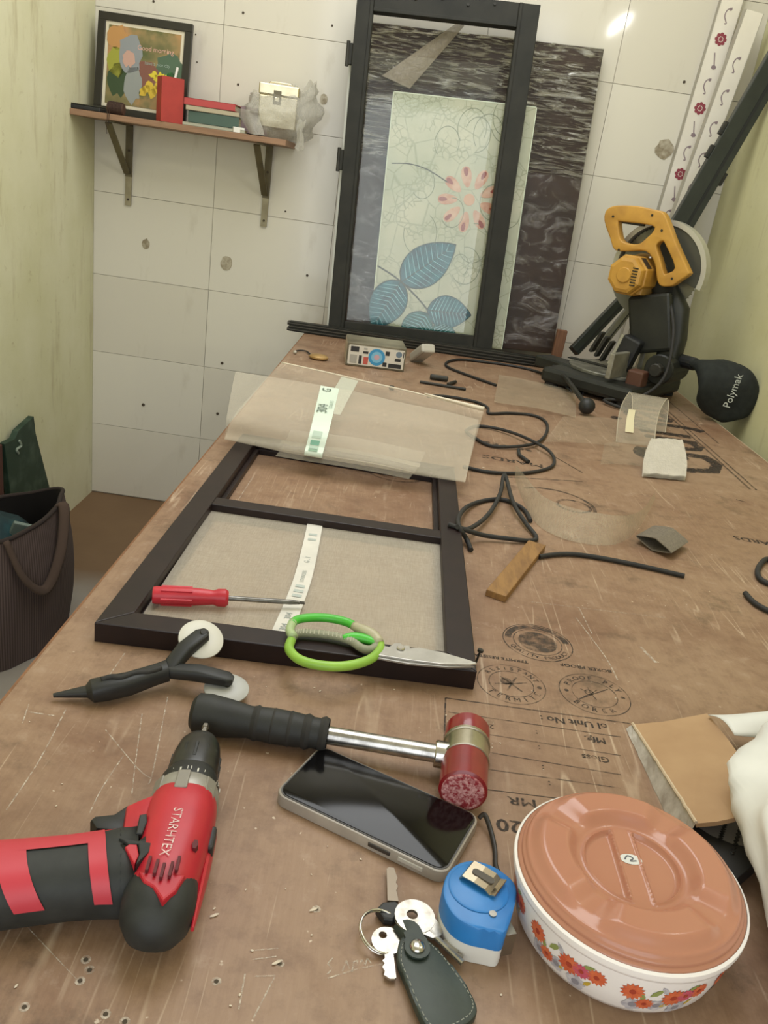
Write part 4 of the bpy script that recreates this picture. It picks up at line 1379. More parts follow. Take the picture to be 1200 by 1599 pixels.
# side stiles run between mitred ends; build each as a mitred quad
cen = (c_nl + c_nr + c_fr + c_fl) / 4
def inner(p):
    return p + V((FW if p.x < cen.x else -FW, FW if p.y < cen.y else -FW))
for nm, a, b_ in (('near_rail', c_nl, c_nr), ('right_stile', c_nr, c_fr), ('far_rail', c_fr, c_fl), ('left_stile', c_fl, c_nl)):
    ia, ib = inner(a), inner(b_)
    e = (b_ - a).normalized() * .0003
    b = B()
    b.prism([(p.x, p.y) for p in (a + e, b_ - e, ib - e, ia + e)], TZ + .0005, TZ + FH, None, .0012)
    o = part(nm.split('_')[1], b, M_BROWNAL, sf)
    # inner lip that holds the mesh, a step lower
    nn = (ia - a).normalized(); d = (b_ - a).normalized()
    per = V((-d.y, d.x)) * .008
    b = B()
    b.prism([(p.x, p.y) for p in (ia, ib, ib + per, ia + per)], TZ + .0005, TZ + .010, None, .0005)
    part('lip', b, M_BROWNAL, o)
m0, m1 = V((-.247, 1.150)), V((.104, 1.146))
mr = part('mid_rail', railp(m0, m1, .030, .0006, .022), M_BROWNAL, sf)
part('lip', railp(m0 + V((.0, -.008)), m1 + V((0, -.008)), .008, .0006, .010), M_BROWNAL, mr)
M_SCREEN = mat_sheer('screen_mesh', '#d0c6b6', .50, .2, .10, .6)
def scr(u, v):
    x = -.247 + (.353) * u
    y = .803 + (1.150 - .803) * v
    return V((x, y, TZ + .0115 + .0012 * mn.noise(V((x * 9, y * 9, 0)))))
sm = part('mesh', B().sheet(scr, 30, 30), M_SCREEN, sf, smooth=True, auto=3)
M_LABEL = mat('label_white', '#dedad2', .5, c2='#d2cfc8', scale=30)
mid = [(493.5, 812), (486, 850), (474, 900), (458, 945), (438, 992)]
mp_ = smooth_path([T(px, py, .0135) for px, py in mid], 6)
b = B()
vs, fs = [], []
for i, p in enumerate(mp_):
    d = (mp_[min(i + 1, len(mp_) - 1)] - mp_[max(i - 1, 0)]).normalized()
    s_ = d.cross(V((0, 0, 1))) * .0115
    vs += [p - s_, p + s_]
for i in range(len(mp_) - 1):
    fs.append((2 * i, 2 * i + 1, 2 * i + 3, 2 * i + 2))
b.add(vs, fs)
lab = part('label_strip', b, M_LABEL, sm)
M_LTXT = mat('label_grey_print', '#9aa3a0', .5)
def label_text(path, s, txt, size, m, parent, flipv=1):
    i = min(len(path) - 2, max(0, int(s * (len(path) - 1))))
    p = path[i]
    d = (path[i + 1] - path[i]).normalized() * flipv
    return d, p
def put(s, txt, size, sx=1.0):
    i = min(len(mp_) - 2, int(s * (len(mp_) - 1)))
    d = -(mp_[i + 1] - mp_[i]).normalized()
    X = frame(mp_[i] + V((0, 0, .0006)), d, V((-d.y, d.x, 0)))
    b.text(txt, size, X, sx=sx)
b = B()
put(.94, '304', .011); put(.84, '304', .011); put(.38, 'G . 1', .010); put(.50, 'STAINLESS', .0075)
part('label_print', b, M_LTXT, sm)
b = B()
for s in (.20, .24, .62, .66, .70):
    i = int(s * (len(mp_) - 1)); p = mp_[i]; d = (mp_[i + 1] - mp_[i]).normalized(); n_ = d.cross(V((0, 0, 1)))
    z = V((0, 0, .0006))
    b.add([p + n_ * .006 + d * .004 + z, p - n_ * .006 + d * .004 + z, p - n_ * .006 - d * .003 + z, p + n_ * .006 - d * .003 + z], [(0, 1, 2, 3)])
part('label_print', b, mat('label_block', '#b4bcb8', .5), sm)
# loose screw standing at the near rail and one at the right corner
for px, py, lb, z in ((439, 1010, 'small dark screw standing against the near side of the brown screen frame', .0), (742, 1026, 'small dark screw at the right near corner of the brown screen frame', .0)):
    q = T(px, py + 12, z)
    s_ = thing('screw', lb, 'screw', q, 'loose screws by the frame')
    part('shank', B().cyl(q + V((0, -.001, .0005)), q + V((.003, .001, .018)), .0013, 8), M_DARKIRON, s_)
    part('head', B().cyl(q + V((.003, .001, .0175)), q + V((.0035, .0012, .0205)), .0036, 10), M_DARKIRON, s_)

# ================================================================== BIG FOLDED SHEET OF WIRE MESH
ms = thing('mesh_sheet', 'large folded wire mesh sheet with a green 304 label over the brown frame', 'mesh', (0, 1.65, TZ))
Lk = [T(440, 566, .030), T(372, 640, .030), T(352, 684, .034), T(352, 678, .046), T(356, 640, .085), T(368, 580, .105)]
Rk = [T(756, 641, .022), T(742, 690, .026), T(728, 748, .027), T(729, 743, .036), T(738, 700, .060), T(748, 655, .055)]
Lp, Rp = smooth_path(Lk, 6), smooth_path(Rk, 6)
NP = len(Lp) - 1
def msf(u, v, off=0.0):
    s = v * NP
    i = min(NP - 1, int(s)); t_ = s - i
    l_ = Lp[i] * (1 - t_) + Lp[i + 1] * t_
    r_ = Rp[i] * (1 - t_) + Rp[i + 1] * t_
    p = l_ * (1 - u) + r_ * u
    bow = math.sin(PI * u)
    p = p + V((0, -.020 * bow * (1 if v > .3 else .2), (.012 if v > .5 else .004) * bow))
    p.z += .005 * mn.noise(V((p.x * 7, p.y * 6, v * 2))) * (1 if v > .6 else .4)
    return p + V((0, 0, off))
M_MESH = mat_sheer('wire_mesh', '#d2c8b6', .31, .2, .08, .55)
VS = .40                                       # v at the fold
part('layer', B().sheet(lambda u, v: msf(u, v), 40, 14, 0, 1, 0, VS), M_MESH, ms, smooth=True, auto=3)
top_l = part('layer', B().sheet(lambda u, v: msf(u, v), 40, 20, 0, 1, VS, 1), M_MESH, ms, smooth=True, auto=3)
low_far = [msf(u / 24, 0) for u in range(25)]
part('selvedge', B().tube(low_far, .0022, 6), mat('mesh_edge', '#ddd2bd', .5), ms, smooth=True, auto=3)
part('rolled_edge', B().tube([msf(.72 + .28 * i / 12, 0, .004) for i in range(13)], [.002 + .004 * i / 12 for i in range(13)], 8), mat('mesh_edge', '#ddd2bd', .5), ms, smooth=True, auto=3)
part('inner_fold', B().sheet(lambda u, v: msf(.22 + .55 * u + .04 * v, VS + .12 + .23 * v, -.018 + .012 * v), 16, 8), M_MESH, ms, smooth=True, auto=3)
part('inner_fold', B().sheet(lambda u, v: msf(.23 + .57 * u, VS + .26 + .03 * v, -.012), 16, 3), mat_sheer('wire_mesh_edge', '#d8ceb8', .45, .2, .05), ms)
part('inner_fold', B().sheet(lambda u, v: msf(.23 + .56 * u, VS + .19 + .015 * v, -.012), 16, 3), mat_sheer('wire_mesh_edge2', '#d8ceb8', .4, .2, .05), ms)
U0, U1 = .338, .412
lb_ = part('label_strip', B().sheet(lambda u, v: msf(U0 + (U1 - U0) * u, VS + .03 + (.992 - VS - .03) * v, .0012), 3, 72), mat('label_mint', '#d6e3d4', .5), top_l, smooth=True, auto=3)
lab_v = lambda v: VS + .03 + (.992 - VS - .03) * v
for v0, v1, hx in ((.05, .12, '5f7d5e'), (.145, .22, '7f9d84'), (.235, .315, 'a9c0ae'), (.335, .42, '7cae98'), (.45, .54, 'b4c6b6')):
    part('label_block', B().sheet(lambda u, v: msf(U0 + (U1 - U0) * (.18 + .5 * u), lab_v(v0 + (v1 - v0) * v), .0024), 3, 12), mat('mint_' + hx, '#' + hx, .5), top_l)
def txt_on(u, v, txt, size, m, name='label_print'):
    p = msf(u, v, .0030)
    du = (msf(u + .01, v) - msf(u - .01, v)).normalized(); dv = (msf(u, v + .01) - msf(u, v - .01)).normalized()
    X = frame(p, dv, -du)
    part(name, B().text(txt, size, X, sx=1.25), m, top_l)
txt_on(U0 + (U1 - U0) * .40, lab_v(.76), '304', .028, mat('label_dark', '#5b6a62', .5))
txt_on(U0 + (U1 - U0) * .40, lab_v(.945), 'G', .026, mat('label_dark', '#5b6a62', .5))
txt_on(U0 + (U1 - U0) * .80, lab_v(.80), 'STAINLESS', .0095, mat('label_mid', '#8fa598', .5))
part('label_strip', B().sheet(lambda u, v: msf(.315 + .085 * u + .01 * v, .01 + .16 * v, .0012), 3, 14), mat_sheer('label_under', '#d3d6c6', .75, .2, .05), ms, smooth=True, auto=3)

# ================================================================== TOOLS IN FRONT
# --- red screwdriver
h0, h1, h2 = T(238, 929, .0245), T(357, 934, .0245), T(468, 941, .0215)
sd = thing('screwdriver', 'screwdriver with a red handle lying on the mesh of the brown frame', 'screwdriver', (h0 + h1) / 2)
ax = (h1 - h0)
XS = Matrix.Translation(h0) @ ax.to_track_quat('Z', 'Y').to_matrix().to_4x4()
Lh = ax.length
prof = [(0.0, 0), (.0095, .0005), (.0105, .004), (.0105, Lh * .55), (.0092, Lh * .74), (.0085, Lh * .80), (.0105, Lh * .86), (.0108, Lh * .96), (.008, Lh), (0, Lh)]
b = B(XS); b.lathe(prof, 24)
part('handle', b, M_RED, sd, smooth=True)
b = B(XS)
for i in range(6):
    a = 2 * PI * i / 6
    b.tube([(.0104 * math.cos(a), .0104 * math.sin(a), .01), (.0104 * math.cos(a), .0104 * math.sin(a), Lh * .52)], .0018, 6)
part('grip_rib', b, M_RED, sd, smooth=True)
b = B(); e1 = h1 + (h2 - h1) * .86
b.tube([h1 - (h2 - h1) * .02, h1 + (h2 - h1) * .5, e1, h2], [.0031, .0031, .0031, .0022], 10)
part('shaft', b, mat('tool_steel', '#55524d', .35, .8, c2='#8b8882', scale=60), sd, smooth=True)
part('tip', B().box(h2 + (h2 - h1).normalized() * .002, (.008, .0052, .0012), (h2 - h1).to_track_quat('X', 'Z').to_matrix()), mat('tool_steel_dark', '#45423e', .4, .8), sd)

# --- green scissors
sc = thing('scissors', 'kitchen scissors with bright green handles lying across the near side of the brown frame', 'scissors', T(560, 1015, FH))
ZS = FH + .007
M_GRN = mat('scissor_green', '#4fbf3d', .35, c2='#48b036', scale=20)
M_LIME = mat('scissor_lime', '#96c24a', .4, c2='#86b243', scale=30)
M_GREY = mat('scissor_grey', '#9a9a84', .6, c2='#84866f', scale=40)
lo_ring = [(455, 1000), (452, 1014), (468, 1030), (500, 1039), (540, 1040), (575, 1031), (593, 1016), (593, 1003)]
P = smooth_path([T(px, py, ZS) for px, py in lo_ring], 5)
lowr = part('loop', B().tube(P, .0052, 12), M_LIME, sc, smooth=True, auto=3, label='lime green lower loop')
P = smooth_path([T(px, py, ZS) for px, py in ((455, 1000), (463, 990), (485, 989), (520, 993), (548, 1001), (565, 1012), (580, 1014), (593, 1004))], 5)
gr = part('grip_pad', B().tube(P, .0048, 10), M_GREY, sc, smooth=True, auto=3, label='grey ribbed inner side of the loop')
b = B()
for i in range(22):
    t_ = .16 + .55 * i / 22
    p = P[int(t_ * (len(P) - 1))]
    b.tube([p + V((.0, -.0045, .002)), p + V((.0, 0, .0052)), p + V((.0, .0045, .002))], .0009, 5)
part('rib', b, mat('rib_grey', '#b3b19c', .6), gr)
P = smooth_path([T(px, py, ZS + .004) for px, py in ((458, 994), (453, 984), (460, 970), (480, 965), (510, 965), (540, 971), (560, 981), (582, 992), (593, 1003))], 5)
n1 = len(P)
part('loop', B().tube(P[:10] , .0050, 12), mat('scissor_clear', '#a9bd8c', .4), sc, smooth=True, auto=3)
part('loop', B().tube(P[8:30], .0050, 12), M_GRN, sc, smooth=True, auto=3, label='bright green upper loop')
part('loop', B().tube(P[28:], [.0050 + .002 * math.sin(PI * i / (len(P) - 29)) for i in range(len(P) - 28)], 12), mat('scissor_clear2', '#b3ad90', .4), sc, smooth=True, auto=3)
P = smooth_path([T(px, py, ZS + .002) for px, py in ((535, 996), (550, 995), (570, 998), (592, 1005))], 5)
part('thumb_rest', B().tube(P, [.0015 + .0045 * math.sin(PI * min(1, i / (len(P) - 1) * .8 + .1)) for i in range(len(P))], 10), M_GRN, sc, smooth=True, auto=3)
M_BLADE = mat('blade_bright', '#c9c6c0', .32, .55, c2='#b3b0aa', scale=40)
z1 = FH + .010
bl1 = [T(px, py, z1) for px, py in ((588, 1005), (608, 1010), (616, 1004), (626, 1004), (630, 1008), (640, 1008), (641, 1012), (655, 1011), (690, 1018), (735, 1031), (745, 1035), (735, 1037), (690, 1036), (640, 1030), (590, 1022))]
part('blade', B().wprism(bl1, .0022, .0005), M_BLADE, sc)
bl2 = [T(px, py, z1 - .0024) for px, py in ((590, 1018), (612, 1022), (650, 1030), (700, 1038), (742, 1040), (700, 1041), (640, 1036), (590, 1027))]
part('blade', B().wprism(bl2, .0022, .0005), mat('blade_dark', '#9c9993', .35, .6), sc)
q = T(626, 1013, z1)
part('rivet', B().cyl(q, q + V((0, 0, .002)), .0045, 16, bevel=.0008), M_CHROME, sc, smooth=True)

# --- spline roller: Y-shaped black handle with two white wheels
ro = thing('spline_roller', 'black Y-shaped roller tool with two white wheels leaning on the frame corner', 'roller tool', T(220, 1050))
tip, s0, s1, jn = T(83, 1086, .006), T(135, 1080, .010), T(150, 1078, .014), T(262, 1047, .020)
w1, w2 = T(314, 998, .034), T(354, 1075, .011)
mid_ = T(200, 1068, .016)
def cut(c_, d, hw, hh, pw=3.0):
    d = d.normalized(); s_ = d.cross(V((0, 0, 1))).normalized()
    return (c_, s_, s_.cross(d) * 1.0, hw, hh, pw)
dd = (jn - tip)
hnd = part('handle', B().loft([cut(tip, dd, .002, .0018), cut(s0, dd, .0075, .004), cut(s0 + (s1 - s0) * .6, dd, .0125, .009), cut(s1 + (mid_ - s1) * .25, dd, .0118, .0105), cut(mid_, dd, .0110, .0105), cut(mid_ + (jn - mid_) * .7, dd, .0098, .0095), cut(jn, dd, .0105, .0095)], 16), M_BLACKPL, ro, smooth=True)
P = [T(px, py, z) for px, py, z in ((158, 1062, .024), (175, 1057, .026), (190, 1058, .026), (210, 1051, .027), (232, 1049, .027), (252, 1043, .028))]
part('finger_ridge', B().tube(smooth_path(P), .003, 8), M_RUBBER, hnd, smooth=True, auto=3)
d1, d2 = (w1 - jn), (w2 - jn)
up = V((0, 0, .006))
n1_ = V((.25, -.40, .95)).normalized()
w1c = T(314, 998, .030)
part('arm', B().loft([cut(jn, d1, .008, .006, 4), cut(jn + d1 * .5 + up, d1, .0088, .007, 4), cut(w1 + n1_ * .008, d1, .0090, .005, 4), cut(w1 + n1_ * .008 + d1.normalized() * .006, d1, .004, .004, 3)], 14), M_BLACKPL, ro, smooth=True)
part('arm', B().loft([cut(jn, d2, .008, .006, 4), cut(jn + d2 * .5 + up * 1.3, d2, .0088, .007, 4), cut(w2 + V((0, 0, .011)), d2, .0090, .005, 4), cut(w2 + V((0, 0, .011)) + d2.normalized() * .006, d2, .004, .004, 3)], 14), M_BLACKPL, ro, smooth=True)
M_WHEEL = mat('wheel_white', '#cfccc2', .45)
M_WHEEL2 = mat('wheel_grey', '#b4b4b2', .45)
for c_, nn, m_, r_ in ((w1, n1_, M_WHEEL, .0235), (w2, V((.05, -.1, 1)).normalized(), M_WHEEL2, .0225)):
    b = B(); XW = Matrix.Translation(c_) @ nn.to_track_quat('Z', 'Y').to_matrix().to_4x4()
    b.lathe([(.0, -.004), (.010, -.004), (r_ - .004, -.0035), (r_, -.0008), (r_, .0008), (r_ - .004, .0030), (.012, .0042), (0, .0042)], 36, XW)
    wo = part('wheel', b, m_, ro, smooth=True)
    part('axle', B(XW).cyl((0, 0, -.0055), (0, 0, .0145), .0035, 14, bevel=.0006), M_DARKIRON, wo)

# --- rubber mallet
R_G, R_S, R_H = .0185, .0085, .0225
m0, m1, m2 = T(300, 1112, R_G), T(506, 1147, R_G), T(712, 1182, R_H)
ml = thing('mallet', 'mallet with red heads, chrome shaft and black grip lying behind the phone', 'mallet', m1)
d = (m1 - m0).normalized()
grip = [(0, .0), (.014, .0008), (.0188, .005), (.0198, .016), (.0180, .035), (.0150, .055), (.0165, .078), (.0160, .100), (.0145, .112), (.0145, (m1 - m0).length - .002), (.0120, (m1 - m0).length), (0, (m1 - m0).length)]
XM = Matrix.Translation(m0) @ d.to_track_quat('Z', 'Y').to_matrix().to_4x4()
gp = part('grip', B(XM).lathe(grip, 24), mat('grip_rubber', '#1b1c1b', .6, c2='#272826', scale=50, bump=.2), ml, smooth=True)
for i in range(5):
    zz = .062 + .016 * i
    part('grip_ring', B(XM).lathe([(.0152, zz - .004), (.0169, zz), (.0152, zz + .004)], 24, caps=False), M_RUBBER, gp, smooth=True)
part('shaft', B().cyl(m1 - d * .004, m2, R_S, 24), mat('chrome_worn', '#cfccc6', .2, .95, c2='#9c9994', scale=70), ml, smooth=True)
e0, e1 = T(731, 1139, R_H), T(723, 1237, R_H)
dh = (e0 - e1).normalized(); Lm = (e0 - e1).length
XH = Matrix.Translation(e1) @ dh.to_track_quat('Z', 'Y').to_matrix().to_4x4()
M_HEADR = mat('head_red', '#8e1b22', .3, c2='#7a151c', scale=20, coat=.4)
part('band', B(XH).lathe([(.0200, Lm * .42), (.0225, Lm * .43), (.0225, Lm * .455), (.0212, Lm * .46), (.0212, Lm * .70), (.0225, Lm * .705), (.0225, Lm * .735), (.02, Lm * .745)], 32), mat('band_steel', '#b7b09c', .28, .85, c2='#9a947f', scale=30), ml, smooth=True)
part('socket', B().cyl(m2 - d * .020 , m2, .0125, 20, bevel=.001), M_CHROME, ml, smooth=True)
fh_ = part('head', B(XH).lathe([(0, .0), (.0185, .0), (.0215, .002), (.0215, Lm * .42), (0, Lm * .42)], 32), M_HEADR, ml, smooth=True)
k = NT('worn_face')
n_ = k.noise(k.coord(), 260, 4, .7)
k.l(k.mix(k.ramp(n_, [(.42, 0.), (.6, 1.)]), lin('#8e2430'), lin('#cf9c9c')), k.b.inputs['Base Color'])
k.b.inputs['Roughness'].default_value = .8
k.bump(n_, .6, .001)
part('worn_face', B(XH).lathe([(0, -.0008), (.0180, -.0008), (.0190, .0002)], 28, caps=False), k.m, fh_)
part('head', B(XH).lathe([(0, Lm * .745), (.0210, Lm * .745), (.0215, Lm * .76), (.0215, Lm - .003), (.0190, Lm), (0, Lm)], 32), M_HEADR, ml, smooth=True)

# --- phone
PZ = .0115
cA, cB_, cC, cD = [T(px, py, PZ) for px, py in ((431, 1238), (498, 1161), (756, 1274), (693, 1366))]
cc = (cA + cB_ + cC + cD) / 4
ux = ((cC + cD) - (cA + cB_)).normalized(); uy = V((-ux.y, ux.x, 0))
Lp_, Wp_ = ((cC + cD) - (cA + cB_)).length / 2, ((cB_ + cC) - (cA + cD)).length / 2
XPh = frame((cc.x, cc.y, TZ), ux, uy)
ph = thing('phone', 'black-screened smartphone in a clear grey case lying face up before the mallet', 'phone', (cc.x, cc.y, TZ))
def rrect(l_, w_, r, n=6):
    o = []
    for cx_, cy_, a0 in ((l_ / 2 - r, w_ / 2 - r, 0), (-l_ / 2 + r, w_ / 2 - r, PI / 2), (-l_ / 2 + r, -w_ / 2 + r, PI), (l_ / 2 - r, -w_ / 2 + r, 1.5 * PI)):
        o += [(cx_ + r * math.cos(a0 + PI / 2 * i / n), cy_ + r * math.sin(a0 + PI / 2 * i / n)) for i in range(n + 1)]
    return o
case = part('case', B(XPh).prism(rrect(Lp_, Wp_, .011), .0004, .0108, None, .0016), mat('case_clear', '#a39a8f', .3, c2='#948c82', scale=30), ph, smooth=True)
part('body', B(XPh).prism(rrect(Lp_ - .004, Wp_ - .004, .010), .006, .0114), mat('phone_rim', '#4a4845', .3, .6), ph)
part('screen', B(XPh).prism(rrect(Lp_ - .0065, Wp_ - .0065, .009), .011, .0120, None, .0004), mat('phone_screen', '#0b0a0b', .12, spec=.35), ph, smooth=True)
for u_, l_, hx in ((.022, .020, '37332f'), (.050, .022, 'b9b4aa')):
    part('side_button', B(XPh).box((u_, -Wp_ / 2 - .0002, .0060), (l_, .0016, .0040), bevel=.0007), mat('button_' + hx, '#' + hx, .35), ph)
# wrist strap of the phone
P = smooth_path([T(px, py, z) for px, py, z in ((748, 1278, .006), (757, 1272, .010), (766, 1294, .006), (773, 1325, .003), (774, 1350, .003), (778, 1362, .003))], 5)
part('wrist_strap', B().tube(P, .0022, 8, flat=.6), mat('strap_black', '#26201d', .5), ph, smooth=True, auto=3)

# --- tape measure
tm = thing('tape_measure', 'blue and white tape measure with a metal belt clip lying beside the phone', 'tape measure', T(750, 1410))
ol = [(692, 1394), (695, 1372), (705, 1355), (722, 1345), (744, 1343), (768, 1350), (788, 1362), (803, 1376), (808, 1392), (803, 1418), (795, 1444), (787, 1456), (765, 1452), (738, 1446), (715, 1434), (700, 1416)]
top = [T(px, py, .034) for px, py in ol]
tw = smooth_path(top, 3, True)
ctr = sum(top, V()) / len(top)
def tapelayer(z0, z1, k_, bev, m, name):
    pts = [(ctr.x + (p.x - ctr.x) * k_, ctr.y + (p.y - ctr.y) * k_) for p in tw]
    return part(name, B().prism(pts, TZ + z0, TZ + z1, None, bev), m, tm, smooth=True)
M_TBLUE = mat('tape_blue', '#2f7fc9', .38, c2='#2a74bb', scale=30)
tapelayer(.0005, .016, .99, 0.0, mat('tape_white', '#dcdad6', .4), 'shell')
tapelayer(.016, .034, 1.0, .0022, M_TBLUE, 'cover')
c_ = T(748, 1386, .0345)
b = B(); b.lathe([(.0, .0), (.021, .0), (.0225, -.0008)], 36, Matrix.Translation(c_ + V((0, 0, .0008))), caps=False)
part('face_disc', b, M_TBLUE, tm, smooth=True)
ca, cb = T(727, 1359, .036), T(781, 1391, .036)
dx = (cb - ca).normalized()
XCl = frame((ca + cb) / 2, dx, V((-dx.y, dx.x, 0)))
Lc = (cb - ca).length
b = B(XCl)
prof = [(-Lc / 2, .0), (-Lc / 2 + .002, .0035), (-Lc * .1, .0040), (Lc * .22, .0035), (Lc * .36, .0012), (Lc * .5, .0032)]
vs, fs = [], []
for x, z in prof:
    vs += [(x, -.0098, z), (x, .0098, z)]
for i in range(len(prof) - 1):
    fs.append((2 * i, 2 * i + 1, 2 * i + 3, 2 * i + 2))
b.add(vs, fs)
clp = part('belt_clip', b, mat('clip_nickel', '#b9ab93', .25, .95), tm, solid=.001)
part('slot', B(XCl).prism([( -.006 + .003 * math.cos(PI / 2 + PI * i / 6), .003 * math.sin(PI / 2 + PI * i / 6)) for i in range(7)] + [(.006 + .003 * math.cos(-PI / 2 + PI * i / 6), .003 * math.sin(-PI / 2 + PI * i / 6)) for i in range(7)], .0032, .0046), mat('slot_dark', '#4d463c', .5), clp)
q = T(770, 1427, .0345)
part('screw', B().cyl(q - V((0, 0, .001)), q + V((0, 0, .0006)), .0028, 12), M_STEEL, tm)
q = T(777, 1456, .016)
hk = part('end_hook', B().box(q + V((.005, -.0095, .0)), (.013, .0015, .020), (0, 0, .35)), mat('hook_steel', '#9b948a', .3, .9), tm)
part('blade_end', B().box(q + V((.0035, -.004, .0095)), (.012, .012, .0012), (0, 0, .35)), mat('tape_yellow', '#8d8878', .4), hk)

# --- keys on a ring with leather fob
ky = thing('key_bunch', 'bunch of keys on a ring with a dark green leather fob, below the phone', 'keys', T(630, 1470))
M_KEY = mat('key_nickel', '#c3beb4', .3, .85, c2='#9d978c', scale=120)
rc = T(596, 1455, .006)
XR_ = Matrix.Translation(rc) @ Euler((.18, .22, .3)).to_matrix().to_4x4()
b = B(XR_)
for dz in (-.001, .001):
    b.tube([(.0165 * math.cos(2 * PI * i / 32), .0165 * math.sin(2 * PI * i / 32), dz) for i in range(32)], .0009, 6, closed=True)
part('ring', b, M_CHROME, ky, smooth=True, auto=3)
# round-headed key (left), its blade under the fob
def disc_hole(b, c_, r, rh, z0, z1, off=(0, 0), n=24):
    o = [(c_.x + r * math.cos(2 * PI * i / n), c_.y + r * math.sin(2 * PI * i / n)) for i in range(n)]
    h = [(c_.x + off[0] + rh * math.cos(2 * PI * i / n), c_.y + off[1] + rh * math.sin(2 * PI * i / n)) for i in range(n)]
    vs = [(p[0], p[1], z) for z in (z0, z1) for p in o] + [(p[0], p[1], z) for z in (z0, z1) for p in h]
    fs = []
    for i in range(n):
        j = (i + 1) % n
        fs += [(i, j, n + j, n + i), (2 * n + i, 3 * n + i, 3 * n + j, 2 * n + j), (n + i, n + j, 3 * n + j, 3 * n + i), (j, i, 2 * n + i, 2 * n + j)]
    b.add(vs, fs)
def keyblade(b, a, d_, L, w, z, bits):
    d_ = d_.normalized(); s_ = V((-d_.y, d_.x))
    prof = [(0, -w)]
    for t_, dp in bits:
        prof.append((L * t_, -w - dp))
    prof += [(L, -w * .4), (L, w * .6), (L * .95, w), (0, w)]
    b.prism([(a.x + d_.x * x + s_.x * y, a.y + d_.y * x + s_.y * y) for x, y in prof], z - .001, z + .001)
def key(name, head_px, tip_px, z, r, lab, m=M_KEY, bits=((.2, 0), (.3, .002), (.4, .0005), (.55, .0025), (.7, .001), (.85, .002))):
    hc, tc = T(*head_px, z), T(*tip_px, z)
    b = B(); h2_ = V((hc.x, hc.y))
    disc_hole(b, hc, r, r * .26, hc.z - .0011, hc.z + .0011, (-.3 * r, .35 * r))
    d_ = V((tc.x - hc.x, tc.y - hc.y)); L = d_.length
    keyblade(b, h2_ + d_.normalized() * r * .9, d_, L - r * .9, .0032, hc.z, bits)
    return part('key', b, m, ky, label=lab)
key('key', (605, 1470), (612, 1530), .0035, .0115, 'round-headed key under the fob')
# large oval key with pin blade
hc = T(648, 1432, .010)
b = B(); disc_hole(b, hc, .0150, .0042, hc.z - .0012, hc.z + .0012, (-.002, .001))
ta = T(723, 1504, .007)
b.tube([hc + (ta - hc) * .28, ta], .0022, 10)
d_ = (ta - hc).normalized(); s_ = V((-d_.y, d_.x, 0))
b.prism([((hc + (ta - hc) * f + s_ * w).x, (hc + (ta - hc) * f + s_ * w).y) for f, w in ((.55, 0), (.55, .006), (.62, .010), (.68, .007), (.74, .012), (.80, .010), (.84, .003), (.93, .005), (.95, 0))], hc.z - .0042, hc.z - .0022)
b.prism([((hc + (ta - hc) * f + s_ * w).x, (hc + (ta - hc) * f + s_ * w).y) for f, w in ((.12, -.010), (.45, -.004), (.5, .003), (.42, .009), (.15, .011))], hc.z - .0010, hc.z + .0008)
part('key', b, M_KEY, ky, label='large oval-headed key with a pin blade')
# black-headed key pointing away
b = B()
hp = [T(px, py, .008) for px, py in ((588, 1418), (598, 1408), (618, 1406), (628, 1414), (626, 1428), (614, 1436), (600, 1434))]
b.wprism(hp, .006, .0015)
bk = part('key_head', b, M_BLACKPL, ky, label='black plastic key head')
b = B(); a_, t_ = T(614, 1408, .005), T(612, 1356, .005)
dd = V((t_.x - a_.x, t_.y - a_.y)); keyblade(b, V((a_.x, a_.y)), dd, dd.length, .0042, a_.z, ((.25, -.001), (.3, -.0015), (.45, 0), (.55, -.0015), (.7, 0), (.8, -.001)))
part('key_blade', b, mat('key_dull', '#85796a', .4, .7), bk)
# leather fob
fo = [T(px, py, .010) for px, py in ((622, 1478), (628, 1462), (645, 1455), (668, 1466), (684, 1480), (700, 1498), (722, 1528), (740, 1556), (746, 1576), (738, 1592), (715, 1606), (690, 1616), (668, 1604), (650, 1570), (634, 1530), (622, 1500))]
M_LEATHER = mat('leather_green', '#27302b', .48, c2='#333d36', scale=30, bump=.15, bscale=160)
fs_ = smooth_path(fo, 3, True)
fob = part('leather_fob', B().wprism(fs_, .006, .0018), M_LEATHER, ky, smooth=True)
fcen = sum(fs_, V()) / len(fs_)
st = [fcen + (p - fcen) * .90 + V((0, 0, .0002)) for p in fs_]
b = B()
for i in range(0, len(st), 1):
    p, q = st[i], st[(i + 1) % len(st)]
    L = (q - p).length; n_ = max(1, int(L / .0042))
    for j in range(n_):
        a_, c2_ = p + (q - p) * ((j + .15) / n_), p + (q - p) * ((j + .75) / n_)
        b.tube([a_, c2_], .0004, 5)
part('stitching', b, mat('stitch_grey', '#8d8f86', .7), fob)
lp = [T(px, py, z) for px, py, z in ((652, 1482, .0115), (648, 1462, .012), (640, 1448, .012), (628, 1452, .010), (622, 1460, .006))]
lps = smooth_path(lp, 4)
vs, fs = [], []
for i, p in enumerate(lps):
    d_ = (lps[min(i + 1, len(lps) - 1)] - lps[max(0, i - 1)]).normalized(); s_ = d_.cross(V((0, 0, 1))).normalized() * (.0085 if i < 4 else .0068)
    vs += [p - s_, p + s_]
for i in range(len(lps) - 1):
    fs.append((2 * i, 2 * i + 1, 2 * i + 3, 2 * i + 2))
b = B(); b.add(vs, fs)
part('strap_loop', b, M_LEATHER, fob, solid=.0012, smooth=True)
q = T(652, 1479, .0125)
part('snap', B().cyl(q - V((0, 0, .001)), q + V((0, 0, .0004)), .0092, 20), M_LEATHER, fob)
b = B(); b.lathe([(.0056, 0), (.0054, .0014), (.004, .0026), (0, .003)], 20, Matrix.Translation(q + V((0, 0, .0004))), caps=False)
